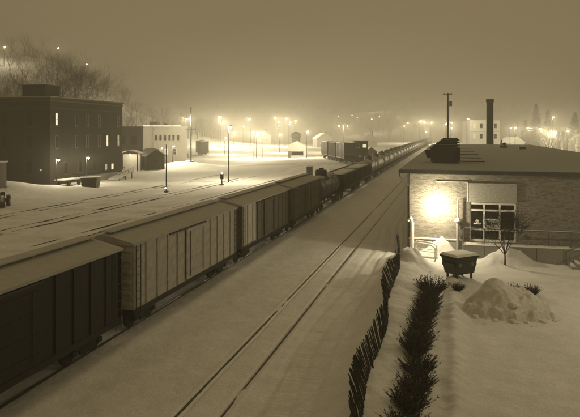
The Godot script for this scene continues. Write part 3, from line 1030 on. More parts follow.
func build_left_town() -> void:
	var m: MB
	# pale building with the lit cornice, turned to the camera
	var t := thing("pale_building", "pale two-storey building with a bright lit cornice and a window row", "building", Vector3(-78.9, 0, -157.1), 0.257)
	m = MB.new()
	m.box(Vector3(0, 5.1, -5), Vector3(10.8, 10.6, 10))
	part("wall", m.done(), M.pale_brick, t)
	m = MB.new()
	m.box(Vector3(0, 10.5, -4.9), Vector3(11.3, 0.3, 10.5))
	m.box(Vector3(0, 9.6, -4.95), Vector3(11.0, 0.18, 10.2))
	var cor := part("cornice", m.done(), M.pale_brick, t)
	for k in 4:
		part("strip_light", bx(Vector3(-4.1 + k * 2.73, 10.72, 0.28), Vector3(2.6, 0.12, 0.14)), M.strip_light_glow, cor)
	for x in [145.5, 148.5, 151.0, 156.0, 160.5, 165.0, 169.5, 173.5, 178.0]:
		window(t, Vector3((x - 162.0) * 0.284, 7.4, 0), 0.75, 1.55, 0.0, M.dark_pane, M.pale_brick)
	for k in 4:
		window(t, Vector3(-3.6 + k * 2.4, 3.4, 0), 1.0, 1.7, 0.0, M.dark_pane if k != 2 else M.dim_window_glow, M.white_paint, true)
	m = MB.new()
	m.box(Vector3(-3.4, 11.3, -6), Vector3(2.4, 1.5, 3))
	m.box(Vector3(-0.6, 11.1, -8), Vector3(1.0, 1.1, 1.0))
	part("rooftop_box", m.done(), M.mid_brick, t)
	# brown brick block between the two
	t = thing("brown_building", "brown brick building with one dark window behind the lit carport", "building", Vector3(-76.0, 0, -134.9), 0.257)
	m = MB.new()
	m.box(Vector3(-0.4, 5.0, -6), Vector3(6.4, 10.4, 12))
	part("wall", m.done(), M.mid_brick, t)
	part("cornice", bx(Vector3(-0.4, 10.25, -6), Vector3(6.8, 0.26, 12.4)), M.mid_brick, t)
	window(t, Vector3(0.5, 7.0, 0), 1.4, 2.1, 0.0, M.dark_pane, M.dark_brick, true)
	window(t, Vector3(-2.2, 7.0, 0), 1.2, 2.0, 0.0, M.dark_pane, M.dark_brick, true)
	# lit carport
	t = thing("carport", "open carport with a snowy curved roof, lit from inside", "carport", g3(-71.4, 125.0), 0.257)
	for s in [-1, 1]:
		for z in [0, -3.4]:
			part("post", bx(Vector3(s * 2.2, 1.9, z), Vector3(0.2, 3.9, 0.2)), M.dark_wood, t)
	m = MB.new()
	for k in 8:
		var a0 := -1.0 + 2.0 * k / 8.0
		var a1 := -1.0 + 2.0 * (k + 1) / 8.0
		var p0 := Vector3(a0 * 2.6, 3.85 + 0.75 * (1 - a0 * a0), 0.3)
		var p1 := Vector3(a1 * 2.6, 3.85 + 0.75 * (1 - a1 * a1), 0.3)
		var bk := Vector3(0, 0, -4.3)
		var up := Vector3(0, 0.2, 0)
		m.quad(p0 + up, p1 + up, p1 + up + bk, p0 + up + bk)
		m.quad(p0 + bk, p1 + bk, p1, p0)
		m.quad(p0, p1, p1 + up, p0 + up)
	part("roof", m.done(), M.roof_snow, t)
	part("back_wall", bx(Vector3(0, 1.8, -4.0), Vector3(4.4, 3.8, 0.12)), M.white_paint, t)
	m = MB.new()
	m.tube(Vector3(0, 4.35, -1.6), Vector3(0, 3.95, -1.6), 0.04, 0.2, 8)
	var fix := part("lamp_fitting", m.done(), M.dark_metal, t)
	part("bulb", bulb_turned, M.bulb_glow, fix, Vector3(0, 3.75, -1.6))
	light(Vector3(0, 3.75, -1.6), 10.0, t)
	# dark gabled shed
	t = thing("gabled_shed", "dark gabled shed in front of the pale building", "shed", g3(-67.2, 130.5), 0.9)
	gabled(t, 4.6, 3.4, 1.5, 5.0, M.dark_brick, M.roof_snow)
	window(t, Vector3(0, 2.0, 0), 1.2, 1.2, 0.0, M.dark_pane, M.mid_brick, true)
	part("door", bx(Vector3(1.5, 1.1, 0.02), Vector3(0.9, 2.2, 0.06)), M.dark_wood, t)
	# utility pole with a lamp
	var up_ := thing("utility_pole", "wooden utility pole with a crossarm and a bright lamp on a bracket", "utility pole", g3(-63.93, 143.4), 0.257)
	var top := 15.4 - up_.position.y
	m = MB.new()
	m.tube(Vector3(0, -0.2, 0), Vector3(0, top, 0), 0.2, 0.13, 8)
	part("pole", m.done(), M.pole_wood, up_)
	m = MB.new()
	m.box(Vector3(0, 9.7 - up_.position.y, 0.17), Vector3(2.8, 0.14, 0.12))
	for s in [-1.25, -0.7, 0.7, 1.25]:
		m.tube(Vector3(s, 9.75 - up_.position.y, 0.17), Vector3(s, 9.98 - up_.position.y, 0.17), 0.05, 0.04, 6)
	part("crossarm", m.done(), M.pole_wood, up_)
	var lh := 12.33 - up_.position.y
	m = MB.new()
	m.path([Vector3(0, lh - 0.2, 0), Vector3(-0.6, lh + 0.3, 0), Vector3(-1.3, lh + 0.25, 0)], 0.04, 6)
	m.tube(Vector3(-1.3, lh + 0.15, 0), Vector3(-1.3, lh + 0.34, 0), 0.3, 0.12, 10)
	part("lamp_bracket", m.done(), M.dark_metal, up_)
	part("bulb", bulb_turned, M.far_bulb_glow, up_, Vector3(-1.3, lh, 0))
	light(Vector3(-1.3, lh, 0), 480.0, up_, 0.2)
	# boxcar end standing in the yard
	var yb := boxcar("snow-topped boxcar seen from its end beyond the utility pole", g3(-87.8, 207.0, 0.05), 9.0, M.car_black, "", false, null, 5.1)
	yb.rotation.y = 0.62
	# cars under snow
	var cr := parked_car("car buried under snow at the foot of the utility pole", g3(-65.6, 146.5), 1.7)
	copy(cr, "parked_car", "snow-covered car parked left of the snow-topped boxcar end", g3(-86.5, 190.0), 0.5)

func parked_car(label: String, at: Vector3, turn: float) -> Node3D:
	var t := thing("parked_car", label, "car", at, turn, "cars under snow in the yard")
	var m := MB.new()
	m.taper(Vector3(0, 0.62, 0), Vector3(1.72, 0.62, 4.4), 1.6, 4.2)
	part("body", m.done(), M.grey_metal, t)
	m = MB.new()
	m.taper(Vector3(0, 1.18, -0.15), Vector3(1.56, 0.52, 2.5), 1.25, 1.6)
	part("cabin", m.done(), M.dark_pane, t)
	m = MB.new()
	m.taper(Vector3(0, 1.54, -0.15), Vector3(1.34, 0.24, 1.8), 1.0, 1.3)
	m.taper(Vector3(0, 1.0, 1.6), Vector3(1.5, 0.18, 1.0), 1.2, 0.8)
	m.taper(Vector3(0, 1.0, -1.8), Vector3(1.5, 0.18, 0.7), 1.2, 0.5)
	part("snow_cover", m.done(), M.snow, t)
	for s in [-1, 1]:
		for z in [-1.35, 1.35]:
			m = MB.new()
			m.tube(Vector3(s * 0.68, 0.3, z), Vector3(s * 0.88, 0.3, z), 0.32, 0.32, 14)
			part("wheel", m.done(), M.rubber, t)
		part("headlight", bx(Vector3(s * 0.6, 0.72, 2.18), Vector3(0.3, 0.14, 0.06)), M.white_paint, t)
	return t

func build_signals() -> void:
	var m: MB
	var t := thing("switch_stand", "thin dark pole with a small light near its foot, by the tracks", "signal", g3(-40.6, 82.2))
	m = MB.new()
	m.tube(Vector3(0, -0.1, 0), Vector3(0, 7.1, 0), 0.10, 0.06, 7)
	part("pole", m.done(), M.dark_metal, t)
	m = MB.new()
	m.box(Vector3(0, 0.12, 0), Vector3(0.5, 0.25, 0.5))
	m.box(Vector3(0, 0.62, 0.13), Vector3(0.32, 0.42, 0.12))
	part("lamp_case", m.done(), M.dark_metal, t)
	part("signal_light", bulb_mesh(0.12), M.signal_light_glow, t, Vector3(0, 0.66, 0.26))
	light(Vector3(0, 0.66, 0.26), 0.8, t, 0.1)
	t = thing("trackside_signal", "short trackside signal with a lit lamp on top", "signal", g3(-37.3, 96.4))
	m = MB.new()
	m.tube(Vector3(0, -0.1, 0), Vector3(0, 1.2, 0), 0.11, 0.09, 8)
	part("post", m.done(), M.dark_metal, t)
	m = MB.new()
	m.box(Vector3(0, 1.45, 0), Vector3(0.5, 0.9, 0.3))
	part("signal_head", m.done(), M.dark_metal, t)
	part("footing", bx(Vector3(0, 0.08, 0), Vector3(0.6, 0.2, 0.6)), M.concrete, t)
	part("signal_light", bulb_mesh(0.17), M.signal_light_glow, t, Vector3(0, 2.06, 0))
	light(Vector3(0, 2.06, 0), 4.0, t, 0.12)
	# a lower equipment cabinet and relay mast standing just behind the train
	t = thing("relay_cabinet", "small dark relay cabinet behind the brown boxcars", "cabinet", g3(-24.5, 107.2))
	m = MB.new()
	m.box(Vector3(0, 1.4, 0), Vector3(0.95, 2.8, 0.8))
	part("body", m.done(), M.dark_metal, t)
	m = MB.new()
	m.taper(Vector3(0, 2.88, 0), Vector3(1.1, 0.16, 0.95), 0.8, 0.6)
	part("roof", m.done(), M.roof_snow, t)

func build_middle_yard() -> void:
	var m: MB
	var t := thing("gabled_house", "small pale gabled house with a wide window strip in the yard", "house", g3(-48.45, 193.9), 0.24)
	gabled(t, 6.2, 3.7, 1.5, 8.0, M.white_paint, M.snow)
	m = MB.new()
	m.box(Vector3(0, 1.35, 0.05), Vector3(4.0, 1.3, 0.1))
	var wdw := part("window", m.done(), M.grey_metal, t)
	for k in 5:
		part("pane", bx(Vector3(-1.52 + k * 0.76, 1.35, 0.12), Vector3(0.68, 1.1, 0.03)), M.dark_pane, wdw)
	part("door", bx(Vector3(-2.6, 1.05, 0.03), Vector3(0.85, 2.1, 0.08)), M.grey_metal, t)
	t = thing("water_tower", "stubby dark tower looming in the fog behind the gabled house", "tower", g3(-56.2, 223.0))
	m = MB.new()
	m.lathe([Vector2(1.6, -0.2), Vector2(1.5, 6.6), Vector2(1.9, 6.8), Vector2(1.9, 8.0), Vector2(1.2, 8.6), Vector2(0.001, 8.9)], 16)
	part("tank", m.done(), M.grey_metal, t)
	m = MB.new()
	m.tube(Vector3(1.7, 0, 0.3), Vector3(1.95, 7.4, 0.3), 0.05, 0.05, 5)
	part("pipe", m.done(), M.dark_metal, t)
	# hoppers set out on the raised siding
	var turn := atan2(14.6, 37.5)
	var p0 := Vector2(-25.8, 155.0)
	var dir := Vector2(-14.6, 37.5).normalized()
	for k in 3:
		var q := p0 + dir * (k * 12.0)
		hopper_car("snow-loaded hopper car on the raised siding, %s from the yard office" % ORD[k], g3(q.x, q.y, 0.02), 11.4, M.tank_dark if k != 1 else M.car_brown, "hopper cars on the raised siding", turn, 5.2)
	t = thing("yard_office", "boxy yard office with one lit window beside the parked hoppers", "office", Vector3(-22.6, 2.0, -160.6), 0.257)
	t.position.y = ground_height(-22.6, 160.6)
	var by: float = t.position.y
	m = MB.new()
	m.box(Vector3(0, (6.5 - by) * 0.5 - 0.3, -1.7), Vector3(3.6, 6.5 - by + 0.6, 3.4))
	part("wall", m.done(), M.mid_brick, t)
	part("roof", bx(Vector3(0, 6.62 - by, -1.7), Vector3(4.1, 0.2, 3.9)), M.roof_snow, t)
	window(t, Vector3(0.9, 5.3 - by, 0), 1.0, 0.9, 0.0, M.window_glow, M.white_paint)
	window(t, Vector3(-0.9, 5.3 - by, 0), 0.8, 0.9, 0.0, M.dark_pane, M.white_paint)
	part("notice_board", bx(Vector3(-0.3, 2.6 - by, 0.04), Vector3(0.9, 0.5, 0.06)), M.paper, t)
	t = thing("snowy_hut", "little hut with a white snowy gable roof behind the first tank cars", "hut", g3(-23.6, 190.0), 0.2)
	gabled(t, 3.4, 1.9, 1.3, 3.6, M.grey_metal, M.snow)
	# twin headed yard mast
	t = thing("yard_mast", "yard mast with two bright lamp heads above the parked hoppers", "mast", g3(-43.95, 257.3), 0.257)
	var top := 11.6 - t.position.y
	m = MB.new()
	m.tube(Vector3(0, -0.2, 0), Vector3(0, top + 0.5, 0), 0.2, 0.12, 8)
	part("pole", m.done(), M.grey_metal, t)
	part("crossbar", bx(Vector3(0, top + 0.35, 0), Vector3(3.7, 0.12, 0.12)), M.grey_metal, t)
	for s in [-1, 1]:
		m = MB.new()
		m.taper(Vector3(s * 1.74, top + 0.28, 0), Vector3(0.6, 0.2, 0.5), 0.3, 0.3)
		var hd := part("lamp_head", m.done(), M.grey_metal, t)
		part("bulb", bulb_turned, M.far_bulb_glow, hd, Vector3(s * 1.74, top, 0))
		light(Vector3(s * 1.74, top, 0), 260.0, t, 0.2)

# ---------------------------------------------------------------- the depot
func build_depot() -> void:
	var m: MB
	var fz := -45.6          # plane of the front wall
	var x0 := -2.87
	var x1 := 16.3
	var back := -139.0
	var top := 6.02
	var t := thing("depot_building", "long flat-roofed brick depot with a bright lamp on its front wall", "building", Vector3(0, 0, 0))
	# front wall round the entrance opening
	m = MB.new()
	var th := 0.36
	m.box(Vector3((x0 + 1.43) * 0.5, (top - 0.3) * 0.5, fz - th * 0.5), Vector3(1.43 - x0, top + 0.3, th))
	m.box(Vector3((4.60 + x1) * 0.5, (top - 0.3) * 0.5, fz - th * 0.5), Vector3(x1 - 4.60, top + 0.3, th))
	m.box(Vector3((1.43 + 4.60) * 0.5, (3.91 + top) * 0.5, fz - th * 0.5), Vector3(3.17, top - 3.91, th))
	m.box(Vector3((1.43 + 4.60) * 0.5, 0.4, fz - th * 0.5), Vector3(3.17, 1.4, th))
	part("front_wall", m.done(), M.depot_brick, t)
	part("track_side_wall", bx(Vector3(x0 + th * 0.5, (top - 0.3) * 0.5, (fz - th + back) * 0.5), Vector3(th, top + 0.3, fz - th - back)), M.depot_brick, t)
	part("far_side_wall", bx(Vector3(x1 - th * 0.5, (top - 0.3) * 0.5, (fz - th + back) * 0.5), Vector3(th, top + 0.3, fz - th - back)), M.depot_brick, t)
	part("rear_wall", bx(Vector3((x0 + x1) * 0.5, (top - 0.3) * 0.5, back - th * 0.5), Vector3(x1 - x0, top + 0.3, th)), M.depot_brick, t)
	part("inner_floor", bx(Vector3((x0 + x1) * 0.5, 1.0, -50.0), Vector3(x1 - x0 - 0.8, 0.1, 8.0)), M.concrete, t)
	part("inner_wall", bx(Vector3((x0 + x1) * 0.5, 3.5, -54.2), Vector3(x1 - x0 - 0.8, 4.9, 0.2)), M.panel_paint, t)
	# roof slab with a deep edge
	m = MB.new()
	m.box(Vector3((x0 + x1) * 0.5, 6.16, (fz + back) * 0.5), Vector3(x1 - x0 + 1.3, 0.24, fz - back + 1.3))
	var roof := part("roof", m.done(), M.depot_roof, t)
	m = MB.new()
	m.box(Vector3((x0 + x1) * 0.5, 6.1, fz + 0.68), Vector3(x1 - x0 + 1.4, 0.26, 0.05))
	m.box(Vector3(x0 - 0.68, 6.1, (fz + back) * 0.5), Vector3(0.05, 0.26, fz - back + 1.3))
	m.box(Vector3(x1 + 0.68, 6.1, (fz + back) * 0.5), Vector3(0.05, 0.26, fz - back + 1.3))
	part("fascia", m.done(), M.vent_metal, roof)
	m = MB.new()
	m.tube(Vector3(x0 - 0.62, 6.02, fz + 0.5), Vector3(x0 - 0.62, 5.72, fz + 0.42), 0.055, 0.055, 8)
	m.path([Vector3(x0 - 0.62, 5.75, fz + 0.42), Vector3(x0 - 0.3, 5.3, fz + 0.2), Vector3(x0 + 0.02, 5.05, fz + 0.08), Vector3(x0 + 0.06, 0.2, fz + 0.08)], 0.055, 8)
	part("downspout", m.done(), M.vent_metal, t)
	part("corner_board", bx(Vector3(x0 - 0.02, 3.0, fz - 0.02), Vector3(0.16, 5.8, 0.16)), M.vent_metal, t)
	# blind panel over the doors and its trim
	part("sign_panel", bx(Vector3(3.0, 4.64, fz + 0.05), Vector3(3.30, 1.34, 0.1)), M.panel_paint, t)
	part("panel_trim", bx(Vector3(1.30, 4.66, fz + 0.06), Vector3(0.07, 1.4, 0.12)), M.white_paint, t)
	part("conduit", bx(Vector3(0.22, 5.37, fz + 0.05), Vector3(2.2, 0.05, 0.06)), M.white_paint, t)
	# entrance: three bays, transoms above
	m = MB.new()
	var ez := fz - 0.12
	for x in [1.49, 2.45, 3.52, 4.54]:
		m.box(Vector3(x, 2.505, ez), Vector3(0.12, 2.79, 0.12))
	for x in [[1.55, 2.39], [2.51, 3.46], [3.58, 4.48]]:
		var cx: float = (x[0] + x[1]) * 0.5
		var cw: float = x[1] - x[0]
		for y in [3.84, 3.36]:
			m.box(Vector3(cx, y, ez), Vector3(cw, 0.13, 0.11))
		m.box(Vector3(cx, 1.19, ez), Vector3(cw, 0.16, 0.11))
		m.box(Vector3(cx, 1.98, ez), Vector3(cw, 0.12, 0.11))
	m.box(Vector3(2.985, 2.72, ez), Vector3(0.95, 0.1, 0.11))
	var en := part("entrance_frame", m.done(), M.white_paint, t)
	for x in [[1.55, 2.39], [2.51, 3.46], [3.58, 4.48]]:
		var cx: float = (x[0] + x[1]) * 0.5
		var cw: float = x[1] - x[0]
		part("transom_pane", bx(Vector3(cx, 3.6, ez), Vector3(cw, 0.35, 0.015)), M.glass, en)
		if x[0] < 3.0 and x[0] > 2.0:
			part("pane", bx(Vector3(cx, 3.035, ez), Vector3(cw, 0.53, 0.015)), M.glass, en)
			part("kick_panel", bx(Vector3(cx, 2.355, ez), Vector3(cw, 0.63, 0.03)), M.panel_paint, en)
		else:
			part("pane", bx(Vector3(cx, 2.67, ez), Vector3(cw, 1.26, 0.015)), M.glass, en)
		part("lower_pane", bx(Vector3(cx, 1.595, ez), Vector3(cw, 0.65, 0.015)), M.glass, en)
	m = MB.new()
	m.box(Vector3(2.75, 2.42, ez + 0.03), Vector3(0.3, 0.22, 0.01))
	m.box(Vector3(3.18, 2.42, ez + 0.03), Vector3(0.34, 0.12, 0.01))
	part("notice", m.done(), M.dark_metal, en)
	m = MB.new()
	m.box(Vector3(1.97, 2.40, ez + 0.02), Vector3(0.5, 0.1, 0.012))
	m.tube(Vector3(1.97, 2.56, ez + 0.012), Vector3(1.97, 2.56, ez + 0.024), 0.12, 0.12, 12)
	part("window_sticker", m.done(), M.paper, en)
	# foundation ledge with snow along the left of the wall
	part("foundation", bx(Vector3(-0.95, 0.45, fz + 0.09), Vector3(3.8, 1.4, 0.18)), M.concrete, t)
	part("ledge_snow", bx(Vector3(-0.95, 1.19, fz + 0.11), Vector3(3.8, 0.08, 0.24)), M.snow, t)
	# wall lamp
	var lx := -0.86
	var ly := 3.66
	m = MB.new()
	m.box(Vector3(lx, ly, fz + 0.03), Vector3(0.2, 0.26, 0.06))
	m.tube(Vector3(lx, ly, fz + 0.05), Vector3(lx, ly, fz + 0.95), 0.03, 0.03, 6)
	var wl := part("wall_lamp", m.done(), M.white_paint, t)
	part("bulb", bulb_mesh(0.19), M.bulb_glow, wl, Vector3(lx, ly, fz + 1.05))
	light(Vector3(lx, ly, fz + 1.05), 27.0, t, 0.14)
	# raised walk in front of the doors
	var w := thing("raised_walk", "concrete raised walk with a snowy edge below the depot doors", "walkway", Vector3(0, 0, 0))
	m = MB.new()
	m.box(Vector3(6.6, 0.42, fz + 0.68), Vector3(11.3, 1.3, 1.30))
	part("slab", m.done(), M.concrete, w)
	var rr := RandomNumberGenerator.new()
	rr.seed = 12
	m = MB.new()
	for k in 28:
		var hh := rr.randf_range(0.05, 0.13)
		m.taper(Vector3(1.15 + 11.1 * (k + 0.5) / 28.0, 1.075 + hh * 0.5, fz + 1.06), Vector3(11.1 / 28.0, hh, 0.52), 11.1 / 28.0, 0.3)
	part("snow_edge", m.done(), M.snow, w)
	for k in 6:
		part("joint", bx(Vector3(2.4 + k * 1.7, 0.45, fz + 1.332), Vector3(0.03, 1.2, 0.01)), M.vent_metal, w)
	var rl := thing("pipe_railing", "pipe railing along the raised walk before the depot doors", "railing", Vector3(0, 1.07, fz + 1.12))
	m = MB.new()
	m.tube(Vector3(1.0, 1.12, 0), Vector3(12.2, 1.12, 0), 0.035, 0.035, 8)
	part("top_rail", m.done(), M.grey_metal, rl)
	part("rail_snow", bx(Vector3(6.6, 1.165, 0), Vector3(11.0, 0.03, 0.05)), M.snow, rl)
	m = MB.new()
	m.tube(Vector3(1.0, 0.2, 0), Vector3(12.2, 0.2, 0), 0.022, 0.022, 6)
	part("lower_rail", m.done(), M.grey_metal, rl)
	for x in [1.0, 2.4, 3.75, 5.2, 6.6, 8.0, 9.4, 10.8, 12.2]:
		m = MB.new()
		m.tube(Vector3(x, -0.05, 0), Vector3(x, 1.12, 0), 0.03, 0.03, 6)
		part("post", m.done(), M.grey_metal, rl)
	# steps at the right
	var sp := thing("concrete_steps", "snowy concrete steps with a handrail at the right end of the walk", "steps", Vector3(7.75, 0, fz + 1.95))
	for k in 6:
		var sh := 0.17 * (k + 1)
		part("step", bx(Vector3(0.2 + k * 0.34, sh * 0.5 - 0.1, 0), Vector3(0.34, sh + 0.2, 1.2)), M.concrete, sp)
		part("step_snow", bx(Vector3(0.17 + k * 0.34, sh + 0.02 + 0.012 * (k % 2), 0), Vector3(0.26, 0.05, 1.15)), M.snow, sp)
	for z in [-0.5, 0.52]:
		m = MB.new()
		m.path([Vector3(-0.1, 0.15, z), Vector3(-0.1, 0.95, z), Vector3(2.2, 2.1, z)], 0.03, 6)
		m.tube(Vector3(1.05, 0.55, z), Vector3(1.05, 1.52, z), 0.025, 0.025, 6)
		part("handrail", m.done(), M.grey_metal, sp)

	build_roof_things()
	build_depot_yard(fz)

func build_roof_things() -> void:
	var m: MB
	var ry := 6.28
	var t := thing("rooftop_unit", "dark rooftop ventilation unit with stacked louvre hoods on the depot", "ventilation unit", Vector3(-0.3, ry, -55.4))
	m = MB.new()
	m.box(Vector3(0, 0.7, 0), Vector3(2.5, 1.1, 2.4))
	m.box(Vector3(0, 0.08, 0), Vector3(2.2, 0.18, 2.1))
	part("casing", m.done(), M.vent_metal, t)
	part("access_door", bx(Vector3(0.92, 0.68, 1.22), Vector3(0.5, 0.85, 0.05)), M.dark_metal, t)
	m = MB.new()
	m.taper(Vector3(-1.42, 0.78, 0), Vector3(0.25, 0.7, 1.8), 0.75, 1.8)
	part("intake_hood", m.done(), M.dark_metal, t)
	for k in 4:
		m = MB.new()
		var s := 1.0 - 0.13 * k
		m.taper(Vector3(0.15 * k - 0.05, 1.33 + 0.23 * k, -0.1), Vector3(2.75 * s, 0.1, 2.5 * s), 2.45 * s, 2.2 * s)
		m.box(Vector3(0.15 * k - 0.05, 1.44 + 0.23 * k, -0.1), Vector3(2.1 * s, 0.13, 1.9 * s))
		part("louvre_hood", m.done(), M.vent_metal if k % 2 else M.dark_metal, t)
		part("hood_snow", bx(Vector3(0.15 * k - 0.05, 1.40 + 0.23 * k, 1.02 * s - 0.1), Vector3(2.4 * s, 0.035, 0.26 * s)), M.roof_snow, t)
	var beam := bx(Vector3(0, 0.045, 0), Vector3(2.6, 0.09, 0.24))
	var names := ["nearest", "second", "third", "fourth", "farthest"]
	var ds := [57.5, 65.5, 74.5, 88.0, 104.0]
	for k in 5:
		var b := part("roof_sleeper", beam, M.dark_wood, self, Vector3(1.85 + 0.1 * k, ry, -ds[k]))
		tag(b, "%s of the dark timber sleepers lying across the depot roof" % names[k], "timber", "sleepers on the depot roof")
	t = thing("tall_chimney", "tall round dark chimney behind the depot roof", "chimney", g3(8.87, 142.5))
	m = MB.new()
	m.lathe([Vector2(0.86, -0.3), Vector2(0.80, 6.0), Vector2(0.72, 15.6), Vector2(0.84, 15.65), Vector2(0.84, 16.4), Vector2(0.6, 16.4), Vector2(0.6, 14.0)], 20)
	part("stack", m.done(), M.dark_brick, t)
	for y in [7.5, 10.5, 13.5]:
		m = MB.new()
		m.tube(Vector3(0, y, 0), Vector3(0, y + 0.14, 0), 0.82, 0.82, 20, false)
		part("iron_band", m.done(), M.dark_metal, t)
	t = thing("wooden_pole", "tall wooden pole with a short crossarm and transformer behind the depot", "utility pole", g3(-0.25, 142.0))
	m = MB.new()
	m.tube(Vector3(0, -0.3, 0), Vector3(0, 17.9, 0), 0.27, 0.2, 8)
	part("pole", m.done(), M.pole_wood, t)
	m = MB.new()
	m.box(Vector3(0, 17.55, 0.22), Vector3(1.9, 0.16, 0.14))
	for s in [-0.85, 0.85]:
		m.tube(Vector3(s, 17.6, 0.22), Vector3(s, 17.9, 0.22), 0.07, 0.05, 6)
	part("crossarm", m.done(), M.pole_wood, t)
	m = MB.new()
	m.tube(Vector3(0.6, 14.9, 0.1), Vector3(0.6, 16.0, 0.1), 0.33, 0.33, 12)
	m.box(Vector3(0.3, 15.5, 0.1), Vector3(0.4, 0.1, 0.1))
	part("transformer", m.done(), M.vent_metal, t)
	for v in [["low dark roof hatch beside the pipe vent on the depot", 9.1, 111.3, 1.35], ["low dark roof hatch nearer the right edge of the depot", 11.2, 102.3, 1.0]]:
		t = thing("roof_hatch", v[0], "roof hatch", Vector3(v[1], ry, -v[2]), 0.0, "roof hatches")
		part("kerb", bx(Vector3(0, 0.14, 0), Vector3(v[3], 0.28, 1.4)), M.dark_metal, t)
		part("lid", bx(Vector3(0, 0.31, 0), Vector3(v[3] + 0.12, 0.06, 1.5)), M.vent_metal, t)
	t = thing("pipe_vent", "bent pipe vent with a round cowl on the depot roof", "vent", Vector3(9.0, ry, -114.0))
	m = MB.new()
	m.path([Vector3(0, 0, 0), Vector3(0, 1.05, 0), Vector3(0.15, 1.3, 0)], 0.13, 8)
	part("pipe", m.done(), M.dark_metal, t)
	m = MB.new()
	m.tube(Vector3(0.55, 0.0, 0), Vector3(0.55, 0.35, 0), 0.16, 0.16, 10)
	m.lathe([Vector2(0.16, 0.35), Vector2(0.36, 0.45), Vector2(0.36, 0.65), Vector2(0.2, 0.82), Vector2(0.001, 0.86)], 12, Transform3D(Basis(), Vector3(0.55, 0, 0)))
	part("cowl", m.done(), M.dark_metal, t)

